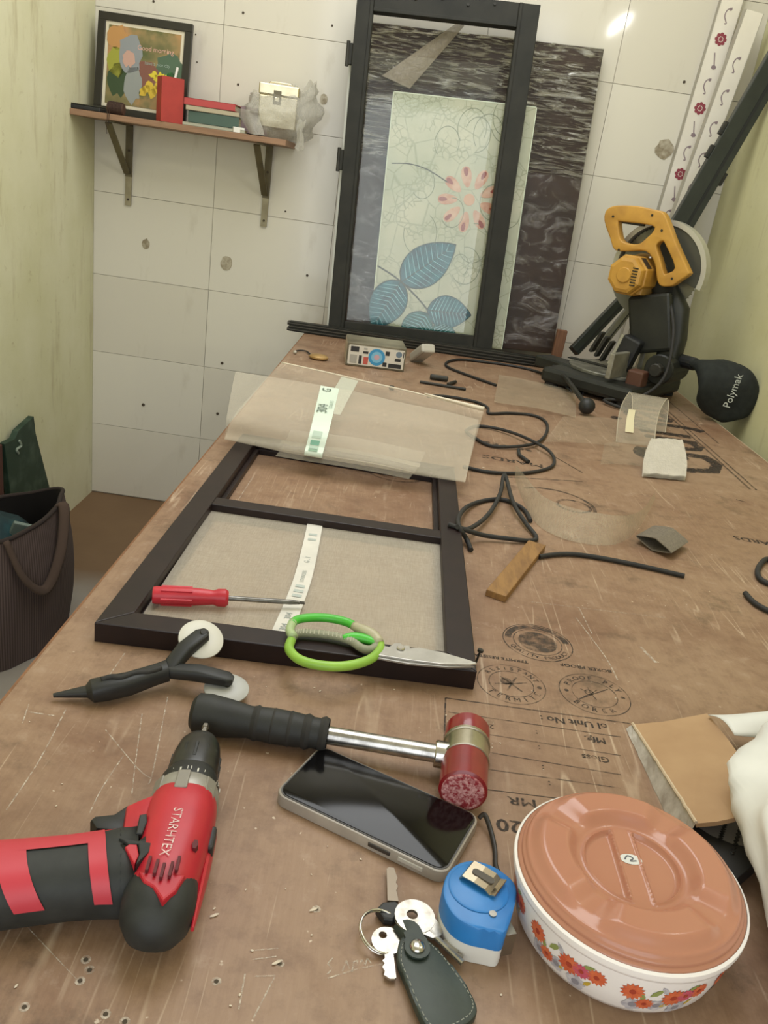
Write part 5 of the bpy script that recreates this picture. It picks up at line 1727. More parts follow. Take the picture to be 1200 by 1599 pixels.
part('rivet', b, M_CHROME, fob, smooth=True, auto=3)

# --- cordless drill, lying on its side with the handle to the left
AZ = .029
d0, d1 = T(245, 1425, AZ), T(319, 1143, AZ)
dr = thing('drill', 'red and black cordless drill lying on its side at the left front of the bench', 'drill', (d0 + d1) / 2)
ya = (d1 - d0).normalized()
La = (d1 - d0).length
xa = V((ya.y, -ya.x, 0))                        # to the right
XD = frame(d0, xa, ya)                           # x right, y along the body to the chuck, z up
U, W_ = V((1, 0, 0)), V((0, 0, 1))
def sec(y, hx, hz, x=0.0, z=0.0, pw=2.4):
    return (V((x, y, z)), U, W_, hx, hz, pw)
def dpx(px, py, z):
    q = XD.inverted() @ T(px, py, z)
    return q.x, q.y
M_DRED = mat('drill_red', '#bf2634', .4, c2='#b02030', scale=20)
M_DBLK = mat('drill_rubber', '#1f2120', .62, c2='#2e302f', scale=40)
body = part('body', B(XD).loft([sec(.000, .0190, .0225), sec(.010, .0222, .0262), sec(.030, .0245, .0275, pw=2.8), sec(.055, .0262, .0280, pw=3), sec(.082, .0265, .0280, pw=3), sec(.096, .0258, .0272, pw=2.6), sec(.0995, .0250, .0262)], 36), M_DRED, dr, smooth=True)
part('end_cap', B(XD).loft([sec(-.0245, .003, .003), sec(-.0225, .0100, .0100), sec(-.0165, .0178, .0172), sec(-.0070, .0232, .0225), sec(.0020, .0248, .0243), sec(.0120, .0248, .0243), sec(.024, .0235, .0235)], 36), M_DBLK, dr, smooth=True, auto=3)
part('side_fin', B(XD).loft([sec(-.008, .0012, .002, .0252, -.004), sec(.012, .0025, .007, .0250, -.006), sec(.045, .0035, .011, .0255, -.006), sec(.075, .003, .009, .0262, -.004)], 12), M_DRED, body, smooth=True)
b = B(XD)
b.prism([(-.0150, .010), (-.0100, .0020), (-.003, -.002), (.0055, -.0125), (.0125, -.003), (.0160, .010)], .0195, .0250, None, .0015)
part('chevron', b, M_DRED, body)
part('gear_ring', B(XD).loft([sec(.0965, .0252, .0265), sec(.100, .0265, .0275), sec(.111, .0252, .0260), sec(.1125, .0246, .0252)], 32), mat('ring_grey', '#a7a39b', .4, .3, c2='#8f8b84', scale=40), dr, smooth=True)
rg = dr
for a in (-.9, -.1, .75):
    m = Matrix.Translation((0, .101, 0)) @ Matrix.Rotation(a, 4, 'Y')
    part('ring_lug', B(XD @ m).box((0, 0, .0270), (.010, .020, .0030), bevel=.001), mat('lug_grey', '#8d8880', .45, .3), body)
clt = part('clutch_ring', B(XD).loft([sec(.1120, .0246, .0252), sec(.1200, .0242, .0248), sec(.1270, .0222, .0226), sec(.1310, .0205, .0210), sec(.1325, .0200, .0205)], 32), M_BLACKPL, dr, smooth=True)
M_MARK = mat('clutch_marks', '#d3d0c8', .5)
for i in range(11):
    a = -1.35 + .27 * i
    m = Matrix.Rotation(a, 4, 'Y') @ Matrix.Translation((0, .1165, .0255)) 
    b = B(XD @ m)
    if i % 2 == 0:
        b.box((0, -.001, 0), (.0012, .004, .0006))
    else:
        b.text(str(1 + 2 * (i // 2) + (6 if i > 4 else 0)), .0056, Matrix.Translation((0, 0, .0003)))
    part('clutch_number', b, M_MARK, clt)
chk = part('chuck', B(XD).loft([sec(.1322, .0202, .0206), sec(.1345, .0208, .0210), sec(.1560, .0200, .0200), sec(.1700, .0178, .0178), sec(.1800, .0135, .0135), sec(.1860, .0085, .0085), sec(.1885, .0055, .0055)], 32), mat('chuck_black', '#1d1c1b', .35, c2='#2b2a28', scale=60), dr, smooth=True)
for i in range(14):
    a = 2 * PI * i / 14
    m = Matrix.Rotation(a, 4, 'Y')
    part('grip_rib', B(XD @ m).box((0, .147, .0206), (.0026, .018, .0012), bevel=.0004), M_BLACKPL, chk)
bit = part('bit', B(XD).loft([sec(.1865, .0034, .0034), sec(.1960, .0032, .0032), sec(.1968, .0024, .0024), sec(.2000, .0024, .0024), sec(.2008, .0032, .0032), sec(.2050, .0030, .0030), sec(.2080, .0012, .0012)], 6), mat('bit_steel', '#8b867e', .3, .9), dr)
# handle
hc0, hc1 = V(dpx(215, 1356, AZ) + (-.002,)), V(dpx(-70, 1388, AZ) + (-.001,))
hx = (hc1 - hc0).normalized()
hs = V((0, 0, 1)).cross(hx).normalized()
def hsec(t, half, hz, pw=2.5):
    c_ = hc0 + (hc1 - hc0) * t
    return (c_, hs, V((0, 0, 1)), half, hz, pw)
hp_ = [(0.0, .0305, .0260), (.10, .0300, .0258), (.22, .0280, .0250), (.40, .0270, .0242), (.62, .0275, .0240), (.85, .0285, .0245), (1.0, .029, .025)]
hn = part('handle', B(XD).loft([hsec(*p) for p in hp_], 32), M_DBLK, dr, smooth=True, auto=3)
def hat(t):
    for i in range(len(hp_) - 1):
        if hp_[i][0] <= t <= hp_[i + 1][0]:
            f = (t - hp_[i][0]) / (hp_[i + 1][0] - hp_[i][0])
            return [hp_[i][j] * (1 - f) + hp_[i + 1][j] * f for j in (1, 2)]
    return hp_[-1][1:]
def hsurf(t, a, off):
    hw, hz = hat(min(1, max(0, t)))
    c_ = hc0 + (hc1 - hc0) * t
    ca, sa = math.cos(a), math.sin(a)
    x = math.copysign(abs(ca) ** .8, ca) * (hw + off)
    y = math.copysign(abs(sa) ** .8, sa) * (hz + off)
    return XD @ (c_ + hs * x + V((0, 0, y)))
# which way is 'towards the chuck' on the handle section
sgn = 1 if hs.y > 0 else -1
def ang(k):                                      # k: 0 far (chuck) side ... 1 near side, over the top
    return (PI * k) if sgn > 0 else (PI * (1 - k))
def band(t0, t1, k0, k1, skew0=0.0, skew1=0.0, name='red_inlay'):
    def fn(u, v):
        kk = k0 + (k1 - k0) * u
        s0 = t0 + skew0 * kk * kk
        s1 = t1 + skew1 * kk * kk
        return hsurf(s0 + (s1 - s0) * v, ang(kk), .0009)
    return part(name, B().sheet(fn, 14, 4), mat('inlay_red', '#c23a48', .45), hn, smooth=True, auto=3)
band(.20, .30, .26, .98, -.06, -.06)
band(.66, .82, .26, .98, -.16, -.16)
band(.28, .68, .26, .47)
band(.80, 1.0, .26, .47)
band(.55, 1.0, .06, .16)
# neck between body and handle, trigger, fork of the red shell
part('neck', B(XD).loft([(V((.002, hc0.y + .006, -.001)), V((0, 1, 0)), V((0, 0, 1)), .030, .0245, 2.6), (V((-.014, hc0.y + .003, -.001)), V((0, 1, 0)), V((0, 0, 1)), .0300, .0255, 2.5), (hc0 + hx * .012, hs, V((0, 0, 1)), .0303, .0258, 2.5)], 28), M_DBLK, dr, smooth=True, auto=3)
b = B(XD)
fk = [dpx(*p, AZ + .018) for p in ((132, 1299), (192, 1290), (197, 1258), (214, 1250), (240, 1240), (250, 1300), (236, 1318), (218, 1312))]
b.prism(fk, -.012, .0190, None, .004)
part('trigger_guard', b, M_DRED, body, smooth=True)
b = B(XD)
tg = [dpx(*p, AZ + .008) for p in ((141, 1282), (148, 1276), (178, 1273), (200, 1258), (204, 1300), (150, 1296))]
b.prism(tg, -.010, .010, None, .003)
part('trigger', b, M_BLACKPL, dr, smooth=True)
b = B(XD)
b.prism([dpx(*p, AZ + .022) for p in ((218, 1276), (229, 1274), (230, 1286), (222, 1306), (212, 1306))], .012, .0245, None, .001)
part('direction_switch', b, M_BLACKPL, body)
b = B(XD)
b.prism([dpx(*p, AZ + .026) for p in ((186, 1308), (222, 1314), (237, 1316), (233, 1330), (212, 1350), (218, 1332), (216, 1318), (200, 1318))], .012, .0262, None, .0008)
part('rubber_inlay', b, M_DBLK, body)
b = B(XD)
b.prism([dpx(*p, AZ + .026) for p in ((195, 1322), (202, 1317), (214, 1318), (217, 1334), (210, 1349))], .012, .0258, None, .0008)
part('red_inlay', b, M_DRED, body)
part('gear_button', B(XD).box((.0262, .062, .004), (.006, .022, .012), bevel=.002), M_BLACKPL, body)
q = dpx(305, 1318, AZ + .026)
part('shell_screw', B(XD).prism([(q[0] + .0022 * math.cos(PI / 3 * i), q[1] + .0045 * math.sin(PI / 3 * i)) for i in range(6)], .015, .0262), mat('deep_red', '#5a0f18', .6), body)
for px, py, n_ in ((232, 1349, 1), (244, 1354, 1), (254, 1360, 1), (267, 1358, 1), (278, 1349, 1)):
    q = dpx(px, py, AZ + .0275)
    part('vent_slot', B(XD).box((q[0], q[1], .0272), (.0020, .0125, .0030)), mat('deep_red', '#5a0f18', .6), body)
pa, pb_ = dpx(271, 1262, AZ + .028), dpx(264, 1336, AZ + .028)
tm_ = Matrix.Translation(((pa[0] + pb_[0]) / 2, (pa[1] + pb_[1]) / 2, .0284)) @ Matrix.Rotation(-PI / 2 - .03, 4, 'Z')
part('lettering', B(XD).text('STARHTEX', .0098, tm_, sx=.98), mat_print('worn_white_print', '#e6d6d2', .44, 300), body)
# battery foot at the end of the handle (reaches out of the picture)
part('battery', B(XD).loft([(hc0 + (hc1 - hc0) * .98, hs, V((0, 0, 1)), .034, .0265, 5), (hc0 + (hc1 - hc0) * 1.3, hs, V((0, 0, 1)), .038, .0265, 6)], 24), M_DBLK, dr, smooth=True)

# ================================================================== LIDDED TUB
tc = V((.2245, .4795, TZ))
tub = thing('lidded_tub', 'round white flower-printed tub with a terracotta lid at the right front', 'container', tc)
XT_ = Matrix.Translation(tc)
M_TUB = mat('tub_white', '#f3eeec', .3, c2='#efe9e7', scale=8)
tubprof = [(0, .0006), (.066, .0006), (.0715, .003), (.0760, .010), (.0795, .024), (.0818, .042), (.0822, .046), (.0850, .0475), (.0856, .050), (.0856, .054), (.0836, .0552)]
part('tub', B(XT_).lathe(tubprof, 64, caps=False), M_TUB, tub, smooth=True, auto=.9)
k = NT('terracotta_lid')
k.b.inputs['Base Color'].default_value = lin('#b47d66')
k.b.inputs['Roughness'].default_value = .2
k.b.inputs['Specular IOR Level'].default_value = .5
k.b.inputs['Subsurface Weight'].default_value = .05
M_LID = k.m
def ss(a, b_, x):
    t_ = max(0, min(1, (x - a) / (b_ - a)))
    return t_ * t_ * (3 - 2 * t_)
LA = math.atan2(*(lambda v: (v.y, v.x))(T(1022, 1400, .062) - T(985, 1290, .062)))     # direction of the bar on the lid
def lidz(r, th):
    z = .0635
    f = ss(.040, .050, r) * (1 - ss(.066, .0775, r))
    lob = ss(.12, .62, abs(math.cos(2 * (th - LA - .08))))
    z += .0078 * f * (.25 + .75 * lob)
    z -= .0012 * (1 - ss(.038, .043, r))
    x = r * math.cos(th - LA); y = r * math.sin(th - LA)
    d_ = min(.0345 - r, abs(y) - .0088)
    z -= .0028 * ss(-.0008, .0022, d_)
    z += .0012 * ss(-.0026, -.0008, d_) * (1 - ss(-.0006, .0006, d_))
    z -= .0035 * ss(.0770, .0792, r)
    return z
rs = [0.0] + [.0025 + .0765 * (i / 75) for i in range(76)]
NA = 160
vs, fs = [], []
for r in rs[1:]:
    for j in range(NA):
        th = 2 * PI * j / NA
        vs.append((r * math.cos(th), r * math.sin(th), lidz(r, th)))
for i in range(len(rs) - 2):
    for j in range(NA):
        q = (j + 1) % NA
        fs.append((i * NA + j, i * NA + q, (i + 1) * NA + q, (i + 1) * NA + j))
fs.append(tuple(range(NA)))
base_i = (len(rs) - 2) * NA
for r, z in ((.0800, .0598), (.0806, .0585), (.0806, .0572), (.0826, .0562), (.0834, .0550), (.0834, .0528), (.0815, .0524)):
    o = len(vs)
    for j in range(NA):
        th = 2 * PI * j / NA
        vs.append((r * math.cos(th), r * math.sin(th), z))
    for j in range(NA):
        q = (j + 1) % NA
        fs.append((base_i + j, base_i + q, o + q, o + j))
    base_i = o
b = B(XT_); b.add(vs, fs)
lid = part('lid', b, M_LID, tub, smooth=True, auto=.9)
q = T(986, 1341, .063)
b = B(Matrix.Translation((q.x, q.y, TZ + .0626)) @ Matrix.Rotation(LA + PI / 2, 4, 'Z'))
b.flat([(.0085 * math.cos(a), .0052 * math.sin(a)) for a in [2 * PI * i / 20 for i in range(20)]], 0)
stk = part('sticker', b, mat('sticker_white', '#d9dad8', .3), lid)
b = B(Matrix.Translation((q.x, q.y, TZ + .0628)) @ Matrix.Rotation(LA + PI / 2, 4, 'Z'))
b.tube(smooth_path([(-.005, -.001, 0), (-.002, .003, 0), (.002, .001, 0), (-.001, -.002, 0), (.004, -.001, 0)]), .0006, 5, flat=.2)
part('sticker_mark', b, mat('sticker_grey', '#63656c', .4), lid)
# printed flowers round the side
def tr_(z):
    for i in range(len(tubprof) - 1):
        (r0, z0), (r1, z1_) = tubprof[i], tubprof[i + 1]
        if z0 <= z <= z1_ and z1_ > z0:
            return r0 + (r1 - r0) * (z - z0) / (z1_ - z0)
    return .08
def onside(a, z, off=.00035):
    r = tr_(z) + off
    return V((tc.x + r * math.cos(a), tc.y + r * math.sin(a), TZ + z))
def side_poly(b, a0, z0, pts, off):
    b.add([onside(a0 + x / .081, z0 + y, off) for x, y in pts], [tuple(range(len(pts)))])
M_FOR = mat('flower_orange', '#c9573a', .4, c2='#d9744a', scale=140)
M_FRD = mat('flower_dark', '#a8402e', .4)
M_FPK = mat('flower_pink', '#c4566c', .4)
M_FGR = mat('flower_grey', '#a9a6b0', .4, c2='#cfcbd0', scale=200)
M_FYE = mat('flower_yellow', '#c7a83a', .4)
M_FLE = mat('flower_leaf', '#8f9a5a', .4)
def sunflower(a, z, r, m, n=14):
    b = B()
    for i in range(n):
        t_ = 2 * PI * i / n
        cx_, cy_ = math.cos(t_), math.sin(t_)
        pts = [(cx_ * r * .2 - cy_ * r * .06, cy_ * r * .2 + cx_ * r * .06), (cx_ * r * .2 + cy_ * r * .06, cy_ * r * .2 - cx_ * r * .06), (cx_ * r * .7 + cy_ * r * .17, cy_ * r * .7 - cx_ * r * .17), (cx_ * r, cy_ * r), (cx_ * r * .7 - cy_ * r * .17, cy_ * r * .7 + cx_ * r * .17)]
        side_poly(b, a, z, pts, .00040 + .00002 * (i % 2))
    o = part('printed_flower', b, m, tub)
    b = B(); side_poly(b, a, z, [(r * .27 * math.cos(2 * PI * i / 10), r * .27 * math.sin(2 * PI * i / 10)) for i in range(10)], .00055)
    part('printed_eye', b, M_FRD, o)
def rose(a, z, r):
    b = B()
    for i in range(5):
        t_ = 2 * PI * i / 5 + a
        side_poly(b, a, z, [(math.cos(t_) * r * .5 + r * .5 * math.cos(2 * PI * j / 8), math.sin(t_) * r * .5 + r * .5 * math.sin(2 * PI * j / 8)) for j in range(8)], .00030 + .00001 * i)
    o = part('printed_rose', b, M_FGR, tub)
    b = B(); side_poly(b, a, z, [(r * .4 * math.cos(2 * PI * j / 8), r * .4 * math.sin(2 * PI * j / 8)) for j in range(8)], .0004)
    part('printed_eye', b, mat('rose_eye', '#8f8c96', .4), o)
def pleaf(a, z, r, t_, m):
    b = B()
    pts = [(-r, 0), (-r * .3, r * .38), (r * .4, r * .3), (r, 0), (r * .4, -r * .3), (-r * .3, -r * .38)]
    side_poly(b, a, z, [(x * math.cos(t_) - y * math.sin(t_), x * math.sin(t_) + y * math.cos(t_)) for x, y in pts], .00033)
    part('printed_leaf', b, m, tub)
for base in [-2.30 + .8976 * i for i in range(7)]:
    for a, z, r, k_ in ((-.30, .031, .0085, 'o'), (-.17, .020, .0068, 'o'), (.06, .028, .0092, 'o'), (.17, .029, .0070, 'd'), (.30, .031, .0075, 'o')):
        sunflower(base + a, z, r, M_FOR if k_ == 'o' else M_FPK)
    for a, z, r in ((-.26, .017, .0075), (-.06, .019, .0070), (.14, .015, .0078)):
        rose(base + a, z, r)
    for a, z, r, t_, m_ in ((-.10, .033, .006, .8, M_FLE), (-.04, .036, .005, 2.2, M_FGR), (.00, .019, .004, .3, M_FYE), (.24, .020, .0045, 1.0, M_FYE), (-.21, .028, .005, 2.0, M_FLE), (.22, .036, .005, .5, M_FLE)):
        pleaf(base + a, z, r, t_, m_)

# ================================================================== CARDBOARD, CARTON, BAG AND PAPER AT THE RIGHT FRONT
cbp = [T(988, 1131, .006), T(1035, 1127, .014), T(1105, 1114, .026), T(1138, 1155, .033), T(1160, 1186, .038), T(1156, 1240, .039), T(1148, 1277, .040), T(1120, 1283, .034), T(1087, 1286, .027)]
cpn = thing('cardboard_flap', 'torn brown cardboard flap rising behind the tub', 'cardboard', (cbp[0].x + .05, cbp[0].y - .04, TZ))
b = B(); b.add(cbp + [T(1085, 1195, .024)], [(i, (i + 1) % 9, 9) for i in range(9)])
M_CARD = mat('cardboard', '#a98763', .75, c2='#b5946f', scale=14)
bmesh.ops.triangulate(b.bm, faces=list(b.bm.faces))
sheet_ = part('sheet', b, M_CARD, cpn, solid=.004)
def creasepts(a, c_):
    return [a + V((0, 0, .0022)), c_ + V((0, 0, .0022))]
# printed pale outer face along the torn left edge, hanging down to the bench
e0_, e1_ = cbp[0], cbp[8]
def skirt(u, v):
    p = e0_ * (1 - u) + e1_ * u
    q = V((p.x - .006, p.y - .002, TZ + .0006))
    w_ = p * (1 - v) + q * v
    return w_ + V((.0012 * mn.noise(V((u * 20, v * 3, 0))), .0012 * mn.noise(V((u * 17, v * 3, 4))), 0))
part('torn_edge', B().sheet(skirt, 30, 3), mat('card_outer', '#a39a90', .6, c2='#c9c3ba', scale=60), cpn)
b = B()
b.tube([e0_ + (e1_ - e0_) * (i / 30) + V((.001 * mn.noise(V((i * .9, 0, 0))), .001 * mn.noise(V((i * .9, 5, 0))), .0012)) for i in range(31)], .0016, 6)
part('torn_fibre', b, mat('card_fibre', '#cbb79c', .9), cpn)
cz = thing('carton', 'dark printed carton with screw pictures below the brown cardboard flap', 'box', T(1130, 1310))
ct = [T(px, py, .014) for px, py in ((1060, 1262), (1175, 1240), (1185, 1345), (1120, 1400))]
part('box', B().wprism(ct, .0135, .0008), mat('carton_dark', '#2d2c2b', .45), cz)
b = B()
pn_ = [T(px, py, .0144) for px, py in ((1085, 1288), (1165, 1272), (1165, 1322), (1145, 1318), (1112, 1305))]
b.add(pn_, [(0, 1, 2, 3, 4)])
part('printed_panel', b, mat('carton_grey', '#85807a', .45), cz)
for a, c_ in (((1134, 1284), (1125, 1312)), ((1158, 1290), (1144, 1334))):
    p, q = T(*a, .0147), T(*c_, .0147)
    b = B(); b.tube([p + (q - p) * (i / 16) + V((.0009 * (-1) ** i, 0, 0)) for i in range(17)], .0016, 5, flat=.2)
    part('printed_screw', b, mat('print_black', '#1d1c1b', .5), cz)
# white plastic carrier bag
wbc = V((.462, .535, TZ))
def wbag(u, v):
    th = 2 * PI * u
    prof_r = math.sin(PI * min(1, .08 + .92 * v)) ** .55
    r = prof_r * (1 + .10 * mn.noise(V((math.cos(th) * 2.2, math.sin(th) * 2.2, v * 3))) + .05 * math.sin(th * 7 + v * 5) * v)
    x, y = .132 * r * math.cos(th), .190 * r * math.sin(th)
    x += .22 * y - (.10 * max(0, -y - .02))
    z = .0006 + .118 * v ** .8 * (1 + .15 * mn.noise(V((math.cos(th) * 1.5, math.sin(th) * 1.5, 9))))
    x += .012 * mn.noise(V((x * 30, y * 30, z * 40)))
    return wbc + V((x, y, max(.0006, z)))
wb_ = thing('carrier_bag', 'white plastic carrier bag bulging at the right edge beside the tub', 'bag', wbc)
M_WBAG = mat('bag_white', '#eeeeea', .35, c2='#e4e5e2', scale=10)
part('film', B().sheet(wbag, 56, 24), M_WBAG, wb_, smooth=True, auto=3)
def wtail(u, v):
    p = wbc + V((-.05 + .07 * u, -.14 - .09 * v, .045 * (1 - v) * (1 - .4 * u) + .001))
    return p + V((.012 * mn.noise(p * 25), .01 * mn.noise(p * 22), .012 * abs(mn.noise(p * 30)) * (1 - v)))
part('loose_end', B().sheet(wtail, 14, 16), M_WBAG, wb_, smooth=True, auto=3)
# curved sheet of white paper
pa0, pa1 = T(1106, 1116, .030), T(1245, 1118, .030)
def paper(u, v):
    p = pa0 * (1 - u) + pa1 * u
    q = T(1148 + 100 * u, 1148 + 10 * u, .040)
    w_ = p * (1 - v) + q * v
    return w_ + V((0, 0, .020 * math.sin(PI * v) * (.3 + u)))
pp = single('paper_sheet', B().sheet(paper, 14, 10), mat('paper_white', '#e2e2df', .5), 'curved sheet of white paper between the cardboard flap and the white bag', 'paper', pa0, smooth=True, solid=.0006, auto=3)

# ================================================================== RUBBER CORDS
def z5(x, y):
    return (640 + x * .46667, 540 + y * .46667)
def cord(name, label, pts, r, zs=None, k_=5, group='black rubber cords on the bench', m=None):
    P = [T(*z5(*p), r + .0006 + (zs[i] if zs else 0)) for i, p in enumerate(pts)]
    P = smooth_path(P, k_)
    c_ = P[len(P) // 2].copy(); c_.z = TZ
    return single(name, B().tube(P, r, 10), m or M_RUBBER, label, 'cord', c_, group, smooth=True, auto=1.2)
cord('rubber_cord', 'long black rubber cord in open loops right of the mesh sheet',
     [(60, 168), (110, 168), (170, 176), (230, 190), (262, 208), (266, 226), (330, 225), (400, 230), (445, 245), (462, 270), (450, 305), (415, 328), (340, 338), (270, 334), (225, 312), (190, 285), (225, 269), (290, 276), (360, 296), (430, 328), (470, 355), (485, 385), (468, 408), (400, 424), (320, 426), (250, 420), (180, 404)],
     .0036, [0] * 9 + [.0, .002, .004, .002] + [0] * 4 + [.002, .006, .009, .006, .002] + [0] * 5)
cord('rubber_cord', 'looped black rubber cord touching the right side of the brown frame',
     [(206, 683), (190, 645), (168, 610), (164, 575), (190, 540), (240, 520), (300, 513), (345, 525), (385, 550), (405, 586)], .0038, [0, .006, .024, .023, .006, 0, 0, 0, 0, 0])
cord('rubber_cord', 'black rubber cord bent double into a point below the long loops',
     [(130, 597), (180, 614), (250, 634), (330, 645), (400, 652), (424, 640), (385, 588), (345, 520), (318, 430), (303, 495), (262, 566), (200, 612), (160, 606)], .0038,
     [.024, .020, .006, .003, 0, 0, .004, .010, .012, .010, .006, .012, .026])
cord('rubber_cord', 'short straight piece of black rubber cord right of the wooden stick', [(434, 706), (480, 699), (540, 697), (610, 705), (700, 721), (800, 742), (920, 770)], .0037)
cord('rubber_cord', 'curled end of black rubber cord at the right edge of the bench', [(1220, 722), (1195, 714), (1172, 735), (1165, 762), (1180, 785), (1215, 800)], .0044)
cord('rubber_cord', 'slanting end of black rubber cord below the curled one at the right edge', [(1124, 828), (1150, 856), (1180, 876), (1230, 900)], .0042)
cord('black_cable', 'thin black cable running along the black profile towards the saw',
     [(290, 132), (200, 100), (130, 72), (125, 55), (170, 46), (250, 54), (340, 66), (420, 84), (490, 110), (540, 140), (575, 168)], .0040, group='black cables by the saw', m=M_BLACKPL)
cord('black_cable', 'tangled short black cable beside the knob of the saw', [(520, 100), (545, 110), (555, 135), (540, 150), (520, 130), (530, 105), (560, 120), (580, 160)], .0030, [0, .004, .008, .012, .010, .018, .010, 0], group='black cables by the saw', m=M_BLACKPL)
cord('black_cable', 'short bent scrap of black cord inside the long loops', [(365, 348), (368, 365), (385, 378), (398, 388)], .0040, group='black cables by the saw', m=M_BLACKPL)

# ================================================================== WIRE-MESH SCRAPS
M_SCRAP = mat_sheer('scrap_mesh', '#bcb098', .28, .2, .08, .6)
M_SCRAP2 = mat_sheer('scrap_mesh_dense', '#d6cfc2', .72, .2, .15, .6)
def flatquad(px, z, name, label, m=None, bow=.002):
    c_ = [T(*p, z) for p in px]
    fn = lambda u, v: (c_[0] * (1 - u) + c_[1] * u) * (1 - v) + (c_[3] * (1 - u) + c_[2] * u) * v + V((0, 0, bow * math.sin(PI * u) * 2 + bow * mn.noise(V((u * 3, v * 3, px[0][0])))))
    return single(name, B().sheet(fn, 16, 8), m or M_SCRAP, label, 'mesh scrap', T(*px[0], 0), 'wire mesh scraps', smooth=True, auto=3)
flatquad([(772, 628), (900, 652), (900, 612), (780, 585)], .006, 'mesh_scrap', 'flat mesh offcut lying over the cable in front of the black profile')
flatquad([(850, 690), (968, 698), (965, 655), (880, 650)], .010, 'mesh_scrap', 'faint mesh offcut lying flat left of the curled mesh loop', mat_sheer('scrap_faint', '#bcb098', .16, .1, .05, .6))
flatquad([(938, 725), (1010, 730), (1010, 690), (945, 692)], .004, 'mesh_scrap', 'faint mesh offcut lying flat left of the white mesh square', mat_sheer('scrap_faint', '#bcb098', .16, .1, .05, .6))
# folded square, nearly white
sqp = [T(px, py, z) for px, py, z in ((1005, 738, .012), (1072, 744, .012), (1075, 700, .040), (1066, 686, .046), (1018, 684, .046), (1010, 704, .036))]
def sqf(k_):
    def fn(u, v):
        p = (sqp[0] * (1 - u) + sqp[1] * u) * (1 - v) + (sqp[4] * (1 - u) + sqp[3] * u) * v
        w_ = (u - .5) * .012 * math.sin(PI * v)
        return p + V((w_, 0, -k_ * (1 - .7 * v) - .003 * mn.noise(V((u * 5, v * 5, k_ * 100)))))
    return fn
sq = thing('mesh_wad', 'whitish folded square wad of wire mesh standing right of the curled loop', 'mesh scrap', T(1038, 742), 'wire mesh scraps')
for i in range(4):
    part('layer', B().sheet(sqf(.003 * i), 14, 14), M_SCRAP2, sq, smooth=True, auto=3)
# curled loop with a pale sticker
ca_, cb2 = T(963, 690, .002), T(1022, 698, .002)
ctp, ctp2 = T(984, 612, .075), T(1042, 622, .075)
def curl(u, v):
    s = v * 2
    base = ca_ * (1 - u) + cb2 * u
    topp = ctp * (1 - u) + ctp2 * u
    back = base + V((.075, .17, 0)); back.z = TZ + .002
    if s < 1:
        p = base * (1 - s) + topp * s + (V((-.02, -.03, .02)) * math.sin(PI * s))
    else:
        t_ = s - 1
        p = topp * (1 - t_) + back * t_ + V((.01, .03, .018)) * math.sin(PI * t_)
    return p
cl_ = thing('mesh_loop', 'wire mesh strip curled up into a standing loop with a pale sticker, before the saw', 'mesh scrap', T(1000, 680), 'wire mesh scraps')
part('strip', B().sheet(curl, 8, 26), mat_sheer('scrap_loop', '#c8beaa', .34, .2, .10, .6), cl_, smooth=True, auto=3)
part('rim', B().tube([curl(0, i / 26) for i in range(27)], .0012, 5), mat('mesh_rim', '#b5ab96', .6), cl_)
part('rim', B().tube([curl(1, i / 26) for i in range(27)], .0012, 5), mat('mesh_rim', '#b5ab96', .6), cl_)
part('sticker', B().sheet(lambda u, v: curl(.22 + .22 * u * (1 - .2 * v), .08 + .19 * v) + V((-.002, -.004, .001)), 4, 8), mat('sticker_cream', '#d8ceab', .5), cl_, smooth=True, auto=3)
# standing curved band
low = smooth_path([T(*z5(*p), .002) for p in ((352, 440), (372, 500), (420, 590), (500, 640), (600, 664), (690, 664), (755, 625), (800, 555), (822, 512))], 4)
hts = []
def bandf(u, v):
    n_ = len(low) - 1
    s = u * n_; i = min(n_ - 1, int(s)); t_ = s - i
    p = low[i] * (1 - t_) + low[i + 1] * t_
    h_ = .050 * math.sin(PI * (.10 + .86 * u)) ** .8
    return p + V((.010 * (v) * math.sin(3 * u), .018 * v, h_ * v))
bd = thing('mesh_band', 'long strip of wire mesh standing on edge in a bow right of the cords', 'mesh scrap', T(*z5(600, 650)), 'wire mesh scraps')
part('strip', B().sheet(bandf, 48, 6), mat_sheer('scrap_band', '#cabfaa', .42, .3, .12, .5), bd, smooth=True, auto=3)
# flattened grey tube
fa, fb = T(1003, 848, .014), T(1074, 858, .014)
fd = (fb - fa)
xt = V((.50, .86, 0)).normalized(); yt = V((xt.y, -xt.x, 0))
fo_ = T(1022, 862, .0)
def ftube(u, v):
    th = 2 * PI * u
    x = .036 * math.cos(th); z = .0115 * (1 - abs(math.cos(th))) ** .75 * math.copysign(1, math.sin(th))
    p = V((fo_.x - .004, fo_.y + .002, TZ + .0128)) + V((.64, -.77, 0)) * x + V((0, 0, z)) + V((.60, .80, 0)) * (.078 * v)
    return p
ft_ = single('mesh_tube', B().sheet(ftube, 28, 8), mat('grey_braid', '#675f54', .6, c2='#7d7366', scale=300), 'flattened grey mesh tube with an open end right of the rubber piece', 'mesh scrap', (fo_.x + .02, fo_.y + .02, TZ), 'wire mesh scraps', smooth=True, solid=.0012, auto=1.0)

# wooden stick
wq = [T(px, py, .010) for px, py in ((760, 920), (791, 931), (853, 851), (826, 843))]
single('wooden_stick', B().wprism(wq, .0095, .0012), mat('stick_wood', '#96703f', .65, c2='#7d5a33', scale=14, stretch=(9, 2, 4)), 'short flat stick of yellowish wood lying beside the looped cord', 'wood', T(800, 890))

